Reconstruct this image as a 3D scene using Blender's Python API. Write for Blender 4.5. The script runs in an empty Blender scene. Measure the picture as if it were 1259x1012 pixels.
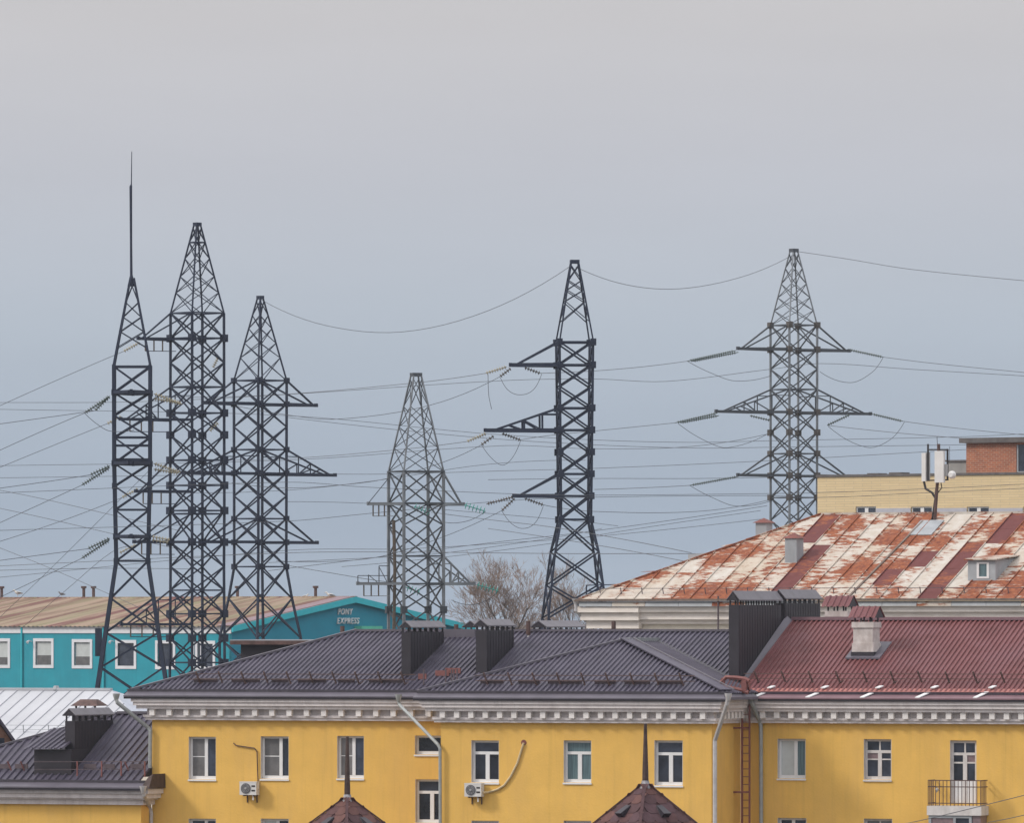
import bpy, math, random
from mathutils import Vector, Matrix, Quaternion
random.seed(7)
R = math.radians
S = bpy.context.scene
COL = S.collection

# ------------------------------------------------------------------ camera, world, sun, exposure
FPX, CXP, HY, ZC = 10000.0, 629.5, 765.0, 16.0          # focal length and horizon, in pixels of a 1259 px wide picture; eye height in m
cam = bpy.data.cameras.new('camera')
cam.sensor_fit = 'HORIZONTAL'; cam.sensor_width = 36.0
cam.lens = 36.0 * FPX / 1259.0
cam.shift_y = (HY - 506.0) / 1259.0
cam.clip_start = 1.0; cam.clip_end = 20000.0
camo = bpy.data.objects.new('camera', cam); COL.objects.link(camo)
camo.location = (0, 0, ZC); camo.rotation_euler = (R(90), 0, 0)
S.camera = camo

DS = FPX / 6000.0                                      # distances below are written for a 6000 px focal length
TO_SUN = Vector((-1.626, -0.421, 1.35)).normalized()
W = bpy.data.worlds.new('World'); S.world = W; W.use_nodes = True
nt = W.node_tree; nt.nodes.clear()
def wn(t, **k):
    n = nt.nodes.new(t)
    for a, b in k.items(): setattr(n, a, b)
    return n
out = wn('ShaderNodeOutputWorld'); bg = wn('ShaderNodeBackground')
sky = wn('ShaderNodeTexSky', sky_type='NISHITA', sun_disc=False)
sky.sun_elevation = math.asin(TO_SUN.z); sky.sun_rotation = math.atan2(TO_SUN.x, TO_SUN.y)
sky.air_density = 1.5; sky.dust_density = 4.0
tc = wn('ShaderNodeTexCoord'); sep = wn('ShaderNodeSeparateXYZ'); ramp = wn('ShaderNodeValToRGB')
cr = ramp.color_ramp
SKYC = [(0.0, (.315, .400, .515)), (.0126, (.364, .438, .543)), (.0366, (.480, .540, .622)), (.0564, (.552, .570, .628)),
        (.075, (.597, .588, .610)), (.45, (1.14, 1.13, 1.16)), (1.0, (1.50, 1.50, 1.54))]  # upper stops raised above the view to brighten the facades
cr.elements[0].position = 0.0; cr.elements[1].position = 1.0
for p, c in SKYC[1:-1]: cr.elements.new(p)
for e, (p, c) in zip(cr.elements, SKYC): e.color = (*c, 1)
mul = wn('ShaderNodeVectorMath', operation='SCALE'); mul.inputs['Scale'].default_value = 0.1
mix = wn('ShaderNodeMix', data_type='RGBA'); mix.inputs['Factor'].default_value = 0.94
L = nt.links.new
cn = wn('ShaderNodeTexNoise'); cn.inputs['Scale'].default_value = 16; cn.inputs['Detail'].default_value = 5
cm = wn('ShaderNodeMapping'); cm.inputs['Scale'].default_value = (1, 1, 5)
cmr = wn('ShaderNodeMapRange'); cmr.inputs['To Min'].default_value = .95; cmr.inputs['To Max'].default_value = 1.05
L(tc.outputs['Generated'], cm.inputs['Vector']); L(cm.outputs['Vector'], cn.inputs['Vector']); L(cn.outputs['Fac'], cmr.inputs['Value'])
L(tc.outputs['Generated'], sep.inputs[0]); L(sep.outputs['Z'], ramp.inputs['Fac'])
L(sky.outputs['Color'], mul.inputs[0])
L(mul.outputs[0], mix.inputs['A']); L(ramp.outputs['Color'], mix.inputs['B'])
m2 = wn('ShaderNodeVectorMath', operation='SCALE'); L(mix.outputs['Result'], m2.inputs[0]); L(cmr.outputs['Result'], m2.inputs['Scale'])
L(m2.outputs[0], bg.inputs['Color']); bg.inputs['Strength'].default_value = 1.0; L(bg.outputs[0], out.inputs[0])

sl = bpy.data.lights.new('sun', 'SUN'); sl.energy = 1.85; sl.angle = R(10.0); sl.color = (1.0, .93, .84)
so = bpy.data.objects.new('sun', sl); COL.objects.link(so)
so.rotation_euler = TO_SUN.to_track_quat('Z', 'Y').to_euler(); so.location = (-60, -40, 90)
vs = S.view_settings
S.display_settings.display_device = 'sRGB'
vs.view_transform = 'Standard'; vs.look = 'None'; vs.exposure = 0.0; vs.gamma = 1.0; vs.use_curve_mapping = False
S.render.engine = 'CYCLES'
S.cycles.use_denoising = True
S.cycles.max_bounces = 5; S.cycles.diffuse_bounces = 3; S.cycles.glossy_bounces = 3; S.cycles.volume_bounces = 1
S.cycles.sample_clamp_indirect = 4.0
S.render.filter_size = 1.5

# ------------------------------------------------------------------ materials
def mat(name, col, rough=.75, metal=0.0, spec=.4, var=.12, vscale=2.0, stretch=(1, 1, 1), col2=None, bump=0.0, bscale=20.0, stain=None, stain_amt=.5, sscale=.6, sstretch=(1, 1, .25), lohi=(.32, .68), ovar=0.0, streak=0.0):
    m = bpy.data.materials.new(name); m.use_nodes = True
    t = m.node_tree; N = t.nodes; b = N['Principled BSDF']
    b.inputs['Roughness'].default_value = rough; b.inputs['Metallic'].default_value = metal
    b.inputs['Specular IOR Level'].default_value = spec
    co = N.new('ShaderNodeTexCoord')
    mp = N.new('ShaderNodeMapping'); mp.inputs['Scale'].default_value = stretch
    t.links.new(co.outputs['Object'], mp.inputs[0])
    n = N.new('ShaderNodeTexNoise'); n.inputs['Scale'].default_value = vscale; n.inputs['Detail'].default_value = 6; n.inputs['Roughness'].default_value = .6
    t.links.new(mp.outputs[0], n.inputs['Vector'])
    r = N.new('ShaderNodeValToRGB')
    c2 = col2 if col2 else tuple(min(1, c * (1 + var)) for c in col)
    c1 = col if col2 else tuple(c * (1 - var) for c in col)
    r.color_ramp.elements[0].position = lohi[0]; r.color_ramp.elements[1].position = lohi[1]
    r.color_ramp.elements[0].color = (*c1, 1); r.color_ramp.elements[1].color = (*c2, 1)
    t.links.new(n.outputs['Fac'], r.inputs['Fac'])
    last = r.outputs['Color']
    if stain:
        mp2 = N.new('ShaderNodeMapping'); mp2.inputs['Scale'].default_value = sstretch
        t.links.new(co.outputs['Object'], mp2.inputs[0])
        n2 = N.new('ShaderNodeTexNoise'); n2.inputs['Scale'].default_value = sscale; n2.inputs['Detail'].default_value = 8; n2.inputs['Roughness'].default_value = .68
        t.links.new(mp2.outputs[0], n2.inputs['Vector'])
        r2 = N.new('ShaderNodeValToRGB'); r2.color_ramp.elements[0].position = .46; r2.color_ramp.elements[1].position = .66
        r2.color_ramp.elements[0].color = (0, 0, 0, 1); r2.color_ramp.elements[1].color = (stain_amt,) * 3 + (1,)
        t.links.new(n2.outputs['Fac'], r2.inputs['Fac'])
        mx = N.new('ShaderNodeMix'); mx.data_type = 'RGBA'
        t.links.new(r2.outputs['Color'], mx.inputs['Factor']); t.links.new(last, mx.inputs['A']); mx.inputs['B'].default_value = (*stain, 1)
        last = mx.outputs['Result']
    if streak:
        mp4 = N.new('ShaderNodeMapping'); mp4.inputs['Scale'].default_value = (3.5, 3.5, .12); t.links.new(co.outputs['Object'], mp4.inputs[0])
        n4 = N.new('ShaderNodeTexNoise'); n4.inputs['Scale'].default_value = 1.0; n4.inputs['Detail'].default_value = 7; n4.inputs['Roughness'].default_value = .7; t.links.new(mp4.outputs[0], n4.inputs['Vector'])
        m4 = N.new('ShaderNodeMapRange'); m4.inputs['From Min'].default_value = .52; m4.inputs['From Max'].default_value = .75; m4.inputs['To Min'].default_value = 1.0; m4.inputs['To Max'].default_value = 1 - streak
        v4 = N.new('ShaderNodeVectorMath'); v4.operation = 'SCALE'
        t.links.new(n4.outputs['Fac'], m4.inputs['Value']); t.links.new(last, v4.inputs[0]); t.links.new(m4.outputs['Result'], v4.inputs['Scale']); last = v4.outputs[0]
    if ovar:
        oi = N.new('ShaderNodeObjectInfo'); mo = N.new('ShaderNodeMapRange'); mo.inputs['To Min'].default_value = 1 - ovar; mo.inputs['To Max'].default_value = 1 + ovar
        vo = N.new('ShaderNodeVectorMath'); vo.operation = 'SCALE'
        t.links.new(oi.outputs['Random'], mo.inputs['Value']); t.links.new(last, vo.inputs[0]); t.links.new(mo.outputs['Result'], vo.inputs['Scale']); last = vo.outputs[0]
    t.links.new(last, b.inputs['Base Color'])
    if bump:
        n3 = N.new('ShaderNodeTexNoise'); n3.inputs['Scale'].default_value = bscale; n3.inputs['Detail'].default_value = 4
        t.links.new(co.outputs['Object'], n3.inputs['Vector'])
        bp = N.new('ShaderNodeBump'); bp.inputs['Strength'].default_value = bump; bp.inputs['Distance'].default_value = .05
        t.links.new(n3.outputs['Fac'], bp.inputs['Height']); t.links.new(bp.outputs[0], b.inputs['Normal'])
    return m

def brick_mat(name, c1, c2, mortar, scale, bw=.25, bh=.075, msize=.01, rough=.85, axis='XZ', var=.25):
    m = bpy.data.materials.new(name); m.use_nodes = True
    t = m.node_tree; N = t.nodes; b = N['Principled BSDF']; b.inputs['Roughness'].default_value = rough
    co = N.new('ShaderNodeTexCoord'); sp = N.new('ShaderNodeSeparateXYZ'); cb = N.new('ShaderNodeCombineXYZ')
    ad = N.new('ShaderNodeMath'); ad.operation = 'ADD'
    t.links.new(co.outputs['Object'], sp.inputs[0])
    t.links.new(sp.outputs['X'], ad.inputs[0]); t.links.new(sp.outputs['Y'], ad.inputs[1])
    t.links.new(ad.outputs[0], cb.inputs['X']); t.links.new(sp.outputs['Z'], cb.inputs['Y'])
    br = N.new('ShaderNodeTexBrick'); br.inputs['Scale'].default_value = 1.0
    br.inputs['Brick Width'].default_value = bw * scale; br.inputs['Row Height'].default_value = bh * scale; br.inputs['Mortar Size'].default_value = msize * scale
    br.inputs['Color1'].default_value = (*c1, 1); br.inputs['Color2'].default_value = (*c2, 1); br.inputs['Mortar'].default_value = (*mortar, 1)
    t.links.new(cb.outputs[0], br.inputs['Vector'])
    n = N.new('ShaderNodeTexNoise'); n.inputs['Scale'].default_value = 1.3; n.inputs['Detail'].default_value = 6
    t.links.new(co.outputs['Object'], n.inputs['Vector'])
    mr = N.new('ShaderNodeMapRange'); mr.inputs['To Min'].default_value = 1 - var; mr.inputs['To Max'].default_value = 1 + var
    t.links.new(n.outputs['Fac'], mr.inputs['Value'])
    vm = N.new('ShaderNodeVectorMath'); vm.operation = 'SCALE'
    t.links.new(br.outputs['Color'], vm.inputs[0]); t.links.new(mr.outputs['Result'], vm.inputs['Scale'])
    t.links.new(vm.outputs[0], b.inputs['Base Color'])
    bp = N.new('ShaderNodeBump'); bp.inputs['Strength'].default_value = .5; bp.inputs['Distance'].default_value = .02; bp.invert = True
    t.links.new(br.outputs['Fac'], bp.inputs['Height']); t.links.new(bp.outputs[0], b.inputs['Normal'])
    return m

def rust_mat(name, paint, lo, hi, rustA=(.305, .102, .045), rustB=(.165, .048, .030), seed=0.0):
    """old painted sheet metal, the paint gone in ragged wide dashes"""
    m = bpy.data.materials.new(name); m.use_nodes = True
    t = m.node_tree; N = t.nodes; b = N['Principled BSDF']; b.inputs['Roughness'].default_value = .8; b.inputs['Specular IOR Level'].default_value = .25
    co = N.new('ShaderNodeTexCoord'); LK = t.links.new
    def noise(scale, stretch, detail, rough=.6, off=0):
        mp = N.new('ShaderNodeMapping'); mp.inputs['Scale'].default_value = stretch; mp.inputs['Location'].default_value = (off, off * .7, off * .3)
        n = N.new('ShaderNodeTexNoise'); n.inputs['Scale'].default_value = scale; n.inputs['Detail'].default_value = detail; n.inputs['Roughness'].default_value = rough
        LK(co.outputs['Object'], mp.inputs[0]); LK(mp.outputs[0], n.inputs['Vector']); return n.outputs['Fac']
    big = noise(.42, (1, 1, 1), 3, .5, seed)
    dash = noise(1.9, (.75, 2.4, 2.4), 9, .74, seed + 3)
    oi = N.new('ShaderNodeObjectInfo')
    a = N.new('ShaderNodeMath'); a.operation = 'MULTIPLY_ADD'; LK(big, a.inputs[0]); a.inputs[1].default_value = .9; LK(dash, a.inputs[2])
    a2 = N.new('ShaderNodeMath'); a2.operation = 'MULTIPLY_ADD'; LK(oi.outputs['Random'], a2.inputs[0]); a2.inputs[1].default_value = .05; LK(a.outputs[0], a2.inputs[2])
    r = N.new('ShaderNodeValToRGB'); r.color_ramp.elements[0].position = 0; r.color_ramp.elements[1].position = 1
    mr = N.new('ShaderNodeMapRange'); mr.inputs['From Min'].default_value = lo; mr.inputs['From Max'].default_value = hi
    LK(a2.outputs[0], mr.inputs['Value'])
    rn = noise(5, (1, 1, 1), 5)
    rr = N.new('ShaderNodeValToRGB'); rr.color_ramp.elements[0].position = .35; rr.color_ramp.elements[1].position = .62
    rr.color_ramp.elements[0].color = (*rustB, 1); rr.color_ramp.elements[1].color = (*rustA, 1); LK(rn, rr.inputs['Fac'])
    pn = noise(2.2, (1, 1, 1), 6)
    pr = N.new('ShaderNodeValToRGB'); pr.color_ramp.elements[0].position = .3; pr.color_ramp.elements[1].position = .7
    pr.color_ramp.elements[0].color = (paint[0] * .82, paint[1] * .76, paint[2] * .70, 1); pr.color_ramp.elements[1].color = (*paint, 1); LK(pn, pr.inputs['Fac'])
    mx = N.new('ShaderNodeMix'); mx.data_type = 'RGBA'
    LK(mr.outputs['Result'], mx.inputs['Factor']); LK(pr.outputs['Color'], mx.inputs['A']); LK(rr.outputs['Color'], mx.inputs['B'])
    LK(mx.outputs['Result'], b.inputs['Base Color'])
    return m

M = {}
M['plaster'] = mat('yellow_plaster', (.765, .468, .115), .9, var=.06, vscale=.9, stain=(.655, .405, .125), stain_amt=.5, streak=.13, sscale=.8, sstretch=(1, 1, .2), bump=.15, bscale=12)
M['cornice'] = mat('pale_cornice_paint', (.70, .655, .655), .85, var=.05, vscale=3, stain=(.50, .45, .45), stain_amt=.6, streak=.22, sscale=1.6, sstretch=(1, 1, .3))
M['dentil'] = mat('dentil_paint', (.76, .73, .72), .85, ovar=.05, var=.08, vscale=4)
M['dark_roof'] = mat('grey_violet_sheet_metal', (.066, .058, .086), .5, spec=.3, var=.2, vscale=1.0, stain=(.090, .080, .110), stain_amt=.5, sscale=.5, sstretch=(1, 1, 1))
M['dark_apron'] = mat('grey_violet_flashing', (.118, .108, .134), .5, spec=.35, var=.12, vscale=1.5)
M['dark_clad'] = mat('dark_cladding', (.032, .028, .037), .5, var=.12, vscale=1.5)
M['cowl'] = mat('grey_cowl_metal', (.145, .135, .155), .5, spec=.35, var=.15, vscale=2)
M['red_roof'] = mat('dull_red_sheet_metal', (.165, .056, .058), .55, spec=.3, var=.18, vscale=.9, stain=(.165, .076, .088), stain_amt=.6, sscale=.45, sstretch=(1, 1, 1))
M['red_apron'] = mat('purple_red_flashing', (.20, .12, .14), .5, var=.15, vscale=1.3)
M['red_lip'] = mat('red_flashing', (.34, .13, .115), .6, var=.15, vscale=2)
M['guard'] = mat('rusty_red_guard_paint', (.105, .080, .092), .7, var=.25, vscale=3)
M['ladder'] = mat('dark_red_ladder_paint', (.20, .075, .070), .6, var=.2, vscale=4)
M['white_pvc'] = mat('white_frame', (.74, .74, .75), .45, var=.04, vscale=3)
M['old_white'] = mat('old_white_paint', (.62, .59, .58), .75, var=.1, vscale=4, stain=(.42, .39, .36), stain_amt=.4, sscale=3)
M['pipe'] = mat('galvanised_pipe', (.50, .49, .50), .5, metal=.2, var=.12, vscale=4)
M['pipe_old'] = mat('grey_pipe', (.33, .35, .35), .5, metal=.2, var=.12, vscale=4)
M['glass_dark'] = mat('dark_window_glass', (.034, .041, .060), .06, spec=.6, var=.5, vscale=1.6, ovar=.5)
M['glass_grey'] = mat('glass_with_grey_net', (.150, .146, .150), .2, spec=.5, var=.2, vscale=2, ovar=.2)
M['glass_teal'] = mat('glass_with_teal_curtain', (.105, .165, .185), .2, spec=.5, var=.35, vscale=3, stretch=(9, 9, .3))
M['glass_pale'] = mat('glass_with_pale_blind', (.50, .53, .53), .25, spec=.5, var=.08, vscale=2)
M['glass_pink'] = mat('glass_with_pink_curtain', (.22, .155, .165), .3, spec=.5, var=.2, vscale=6)
M['steel'] = mat('dark_painted_steel', (.019, .027, .053), .7, spec=.25, var=.25, vscale=.7)
M['steel_mid'] = mat('weathered_steel', (.022, .030, .056), .7, spec=.25, var=.3, vscale=.7)
M['galv'] = mat('galvanised_steel', (.19, .207, .228), .5, metal=.15, var=.4, vscale=.5)
M['galv_dark'] = mat('galvanised_steel_dark', (.065, .074, .088), .5, metal=.15, var=.4, vscale=.5)
M['gusset'] = mat('grey_brown_gusset', (.085, .075, .070), .7, var=.3, vscale=2)
M['insul_green'] = mat('green_glass_insulator', (.04, .36, .31), .15, spec=.6, var=.15)
M['insul_cream'] = mat('cream_insulator', (.36, .32, .22), .3, spec=.5, var=.2, vscale=5)
M['insul_dark'] = mat('dark_green_insulator', (.060, .085, .070), .3, spec=.5, var=.3, vscale=5)
M['insul_brown'] = mat('brown_insulator', (.10, .075, .055), .4, var=.3, vscale=5)
M['wire'] = mat('wire_metal', (.075, .080, .095), .6, var=.1)
M['turq'] = mat('turquoise_paint', (.014, .285, .365), .75, var=.07, vscale=.7, stain=(.018, .225, .30), stain_amt=.45, streak=.14, sscale=.5, sstretch=(1, 1, .3))
M['turq_gable'] = mat('shaded_turquoise_paint', (.010, .235, .345), .75, var=.05, vscale=.7)  # gable's shade put into the colour: darker copy of the wall turquoise
M['turq_trim'] = mat('turquoise_trim', (.030, .46, .54), .6, var=.06)
M['turq_roof'] = mat('weathered_brown_sheet_roof', (.37, .27, .20), .75, vscale=.9, stretch=(1.0, .05, .05), col2=(.185, .075, .068), lohi=(.46, .56), stain=(.27, .265, .150), stain_amt=.9, sscale=.6, sstretch=(1.0, .045, .05))
M['white_band'] = mat('white_fascia', (.68, .69, .73), .7, var=.07, vscale=1)
M['cream'] = mat('cream_wall', (.78, .72, .62), .85, var=.05, vscale=1.2, stain=(.56, .50, .43), stain_amt=.4, sscale=.8, sstretch=(1, 1, .6))
M['cream_cornice'] = mat('cream_cornice', (.80, .745, .70), .85, var=.05, vscale=2, stain=(.54, .47, .41), stain_amt=.5, sscale=1.2, sstretch=(.4, .4, 2))
M['rust_sheet'] = rust_mat('rust_eaten_cream_sheet', (.54, .495, .445), .925, 1.0)
M['rust_heavy'] = rust_mat('badly_rusted_cream_sheet', (.53, .47, .40), .88, .965)
M['rust_light'] = rust_mat('lightly_rusted_pale_sheet', (.55, .52, .48), .98, 1.07)
M['rust_brown'] = rust_mat('brown_primed_sheet', (.150, .050, .050), 1.02, 1.12, seed=11.0)
M['seam'] = mat('dark_seam_edge', (.16, .12, .10), .8, var=.3, vscale=4)
M['zinc'] = mat('grey_zinc', (.33, .35, .375), .55, var=.14, vscale=1.6, stain=(.25, .27, .29), stain_amt=.5, sscale=2)
M['brown_cap'] = mat('brown_red_cap', (.18, .060, .050), .7, var=.2, vscale=3)
M['tan_brick'] = brick_mat('tan_brick', (.68, .535, .315), (.63, .49, .285), (.50, .41, .28), 2.0, bw=.75, bh=.085, msize=.008, var=.07)
M['red_brick'] = brick_mat('red_brick', (.40, .125, .060), (.27, .085, .050), (.38, .24, .17), 1.7, bw=.25, bh=.08, msize=.012, var=.35)
M['parapet'] = mat('grey_parapet_capping', (.115, .105, .104), .8, var=.25, vscale=2)
M['grey_band'] = mat('lilac_grey_band', (.42, .42, .47), .8, var=.08)
M['white_roof'] = mat('pale_grey_sheet_roof', (.46, .47, .505), .45, spec=.4, ovar=.05, var=.06, vscale=.8, stain=(.42, .43, .47), stain_amt=.4, sscale=.5, sstretch=(1, 1, 1))
M['white_seam'] = mat('pale_roof_seam', (.30, .31, .345), .6, var=.1)
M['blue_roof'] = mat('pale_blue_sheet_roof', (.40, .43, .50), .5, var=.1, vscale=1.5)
M['brown_brick'] = mat('old_brown_brick', (.21, .115, .085), .9, var=.3, vscale=3)
M['ground'] = mat('dry_earth_and_asphalt', (.13, .115, .095), .95, vscale=.03, col2=(.075, .075, .075))
M['bark'] = mat('grey_brown_bark', (.105, .088, .085), .9, var=.25, vscale=2)
M['twig'] = mat('brown_bare_twigs', (.28, .21, .175), .9, var=.2, vscale=.5)
M['chim_white'] = mat('whitewashed_chimney', (.60, .555, .535), .9, var=.12, vscale=3, stain=(.36, .30, .28), stain_amt=.6, sscale=2.2, sstretch=(1, 1, .6))
M['antenna'] = mat('white_antenna_shell', (.66, .655, .65), .5, var=.06, vscale=2)
M['antenna_grey'] = mat('grey_antenna_back', (.33, .33, .335), .6, var=.1)
M['cable'] = mat('black_cable', (.030, .026, .028), .6, var=.2)
M['pole_rust'] = mat('rusty_brown_pole', (.10, .060, .055), .8, var=.35, vscale=4)
M['gull_white'] = mat('white_feathers', (.62, .61, .58), .8, var=.05)
M['gull_grey'] = mat('grey_feathers', (.16, .155, .165), .8, var=.15, vscale=5)
M['beak'] = mat('yellow_beak', (.5, .3, .05), .6)
M['ac_shell'] = mat('off_white_unit_shell', (.62, .61, .60), .5, var=.05, vscale=3)
M['ac_fan'] = mat('dark_fan_grille', (.11, .11, .125), .5, var=.15)
M['hose'] = mat('cream_hose', (.58, .46, .27), .7, var=.1)
M['green'] = mat('green_awning', (.10, .50, .36), .6, var=.1)
M['letter'] = mat('white_letter_face', (.68, .72, .74), .5, var=.05)
M['concrete'] = mat('grey_render', (.28, .27, .26), .9, var=.15, vscale=1)
SH = [mat('brown_shingle_%s' % n, c, .9, var=.22, vscale=7) for n, c in
      (('dark', (.078, .041, .045)), ('mid', (.096, .047, .048)), ('red', (.125, .060, .054)), ('violet', (.088, .048, .056)))]
M['spike'] = mat('rusty_spike', (.060, .038, .034), .7, var=.4, vscale=5)
M['flash'] = mat('bright_flashing', (.30, .29, .31), .5, metal=.2, var=.5, vscale=9)

# ------------------------------------------------------------------ mesh helpers
class MB:
    def __init__(s): s.v = []; s.f = []
    def box(s, x0, x1, y0, y1, z0, z1):
        n = len(s.v)
        s.v += [(x0, y0, z0), (x1, y0, z0), (x1, y1, z0), (x0, y1, z0), (x0, y0, z1), (x1, y0, z1), (x1, y1, z1), (x0, y1, z1)]
        s.f += [tuple(n + i for i in q) for q in ((0, 3, 2, 1), (4, 5, 6, 7), (0, 1, 5, 4), (1, 2, 6, 5), (2, 3, 7, 6), (3, 0, 4, 7))]
        return s
    def quad(s, *p):
        n = len(s.v); s.v += [tuple(q) for q in p]; s.f.append(tuple(range(n, n + len(p)))); return s
    def hexa(s, b, t):
        n = len(s.v); k = len(b); s.v += [tuple(q) for q in b] + [tuple(q) for q in t]
        s.f.append(tuple(n + i for i in reversed(range(k)))); s.f.append(tuple(n + k + i for i in range(k)))
        for i in range(k):
            j = (i + 1) % k; s.f.append((n + i, n + j, n + k + j, n + k + i))
        return s
    def bar(s, p, q, w, h=None):
        p = Vector(p); q = Vector(q); d = q - p
        if d.length < 1e-6: return s
        h = h or w; d.normalize()
        up = Vector((0, 0, 1)) if abs(d.z) < .95 else Vector((0, 1, 0))
        a = d.cross(up).normalized(); b = a.cross(d)
        c = [a * (i * w / 2) + b * (j * h / 2) for i, j in ((-1, -1), (1, -1), (1, 1), (-1, 1))]
        s.hexa([p + k for k in c], [q + k for k in c]); return s
    def tube(s, pts, r, n=6, caps=True):
        pts = [Vector(p) for p in pts]; rs = r if isinstance(r, (list, tuple)) else [r] * len(pts)
        base = len(s.v); ref = None
        for i, p in enumerate(pts):
            d = (pts[min(i + 1, len(pts) - 1)] - pts[max(i - 1, 0)]).normalized()
            if ref is None: ref = Vector((0, 0, 1)) if abs(d.z) < .9 else Vector((1, 0, 0))
            a = d.cross(ref).normalized(); b = a.cross(d)
            for k in range(n):
                t = 2 * math.pi * k / n; s.v.append(tuple(p + (a * math.cos(t) + b * math.sin(t)) * rs[i]))
        for i in range(len(pts) - 1):
            for k in range(n):
                s.f.append((base + i * n + k, base + i * n + (k + 1) % n, base + (i + 1) * n + (k + 1) % n, base + (i + 1) * n + k))
        if caps:
            s.f.append(tuple(base + k for k in reversed(range(n)))); s.f.append(tuple(base + (len(pts) - 1) * n + k for k in range(n)))
        return s
    def mesh(s, name, m, smooth=False):
        me = bpy.data.meshes.new(name); me.from_pydata(s.v, [], s.f); me.update()
        if m: me.materials.append(m)
        if smooth:
            for p in me.polygons: p.use_smooth = True
        return me
    def obj(s, name, m, parent=None, smooth=False, label=None):
        o = bpy.data.objects.new(name, s.mesh(name, m, smooth)); COL.objects.link(o)
        if parent: o.parent = parent
        if label: o['label'] = label
        return o
def empty(name, loc, rz=0, label=None, cat=None, group=None):
    o = bpy.data.objects.new(name, None); COL.objects.link(o); o.empty_display_size = .5
    o.location = loc; o.rotation_euler = (0, 0, rz); tag(o, label, cat, group); return o
def tag(o, label=None, cat=None, group=None, kind=None):
    if label: o['label'] = label
    if cat: o['category'] = cat
    if group: o['group'] = group
    if kind: o['kind'] = kind
    return o
_unit = {}
def unit(m):
    if m.name not in _unit: _unit[m.name] = MB().box(-.5, .5, -.5, .5, -.5, .5).mesh('bar', m)
    return _unit[m.name]
def bar_obj(name, p, q, w, m, parent, h=None):
    """one straight member as an object of its own, mesh shared by all members of that material"""
    p = Vector(p); q = Vector(q); d = q - p
    o = bpy.data.objects.new(name, unit(m)); COL.objects.link(o); o.parent = parent
    o.rotation_mode = 'QUATERNION'
    o.location = (p + q) / 2; o.rotation_quaternion = d.to_track_quat('Z', 'Y'); o.scale = (w, h or w, d.length)
    return o
def box_obj(name, x0, x1, y0, y1, z0, z1, m, parent):
    o = bpy.data.objects.new(name, unit(m)); COL.objects.link(o); o.parent = parent
    o.location = ((x0 + x1) / 2, (y0 + y1) / 2, (z0 + z1) / 2); o.scale = (abs(x1 - x0), abs(y1 - y0), abs(z1 - z0)); return o

def ray(px, py): return Vector(((px - CXP) / FPX, 1.0, -(py - HY) / FPX))
def P(px, py, D): D = D * DS; r = ray(px, py); return Vector((r.x * D, D, ZC + r.z * D))
def terrain(x, y):
    t = min(1, max(0, (y / DS - 235) / 95)); return 9.5 * t * t * (3 - 2 * t)

class Frame:
    """a building's own axes: u along its front, v away from the eye, z up; a = turn of the front (right end nearer)"""
    def __init__(s, px, D, a):
        D = D * DS; s.a = R(a); s.O = Vector((ray(px, HY).x * D, D)); s.U = Vector((math.cos(s.a), -math.sin(s.a))); s.V = Vector((math.sin(s.a), math.cos(s.a)))
        s.g = terrain(s.O.x, s.O.y)
    def _loc(s, r, t):
        p = Vector((r.x * t, t)) - s.O; return Vector((p.dot(s.U), p.dot(s.V), ZC + r.z * t - s.g))
    def v(s, px, py, v=0.0):
        r = ray(px, py); d = Vector((r.x, 1)).dot(s.V); return s._loc(r, (v + s.O.dot(s.V)) / d)
    def u(s, px, py, u=0.0):
        r = ray(px, py); d = Vector((r.x, 1)).dot(s.U); return s._loc(r, (u + s.O.dot(s.U)) / d)
    def slope(s, px, py, v0, z0, k):
        r = ray(px, py); rv = Vector((r.x, 1)).dot(s.V)
        return s._loc(r, ((z0 + s.g) - ZC - k * (s.O.dot(s.V) + v0)) / (r.z - k * rv))
    def world(s, p): q = s.O + s.U * p[0] + s.V * p[1]; return Vector((q.x, q.y, p[2] + s.g))
    def empty(s, name, label, cat, group=None): return empty(name, (s.O.x, s.O.y, s.g), -s.a, label, cat, group)

def wall_holes(mb, u0, u1, z0, z1, v, holes, depth=.28):
    us = sorted({u0, u1, *[h[0] for h in holes], *[h[1] for h in holes]}); zs = sorted({z0, z1, *[h[2] for h in holes], *[h[3] for h in holes]})
    us = [x for x in us if u0 <= x <= u1]; zs = [x for x in zs if z0 <= x <= z1]
    for i in range(len(us) - 1):
        for j in range(len(zs) - 1):
            cu = (us[i] + us[i + 1]) / 2; cz = (zs[j] + zs[j + 1]) / 2
            if any(h[0] < cu < h[1] and h[2] < cz < h[3] for h in holes): continue
            mb.quad((us[i], v, zs[j]), (us[i + 1], v, zs[j]), (us[i + 1], v, zs[j + 1]), (us[i], v, zs[j + 1]))
    for a, b, c, d in holes:
        c = max(c, z0)
        mb.quad((a, v, c), (a, v, d), (a, v + depth, d), (a, v + depth, c)); mb.quad((b, v, d), (b, v, c), (b, v + depth, c), (b, v + depth, d))
        mb.quad((a, v, d), (b, v, d), (b, v + depth, d), (a, v + depth, d)); mb.quad((a, v, c), (a, v + depth, c), (b, v + depth, c), (b, v, c))

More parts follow.
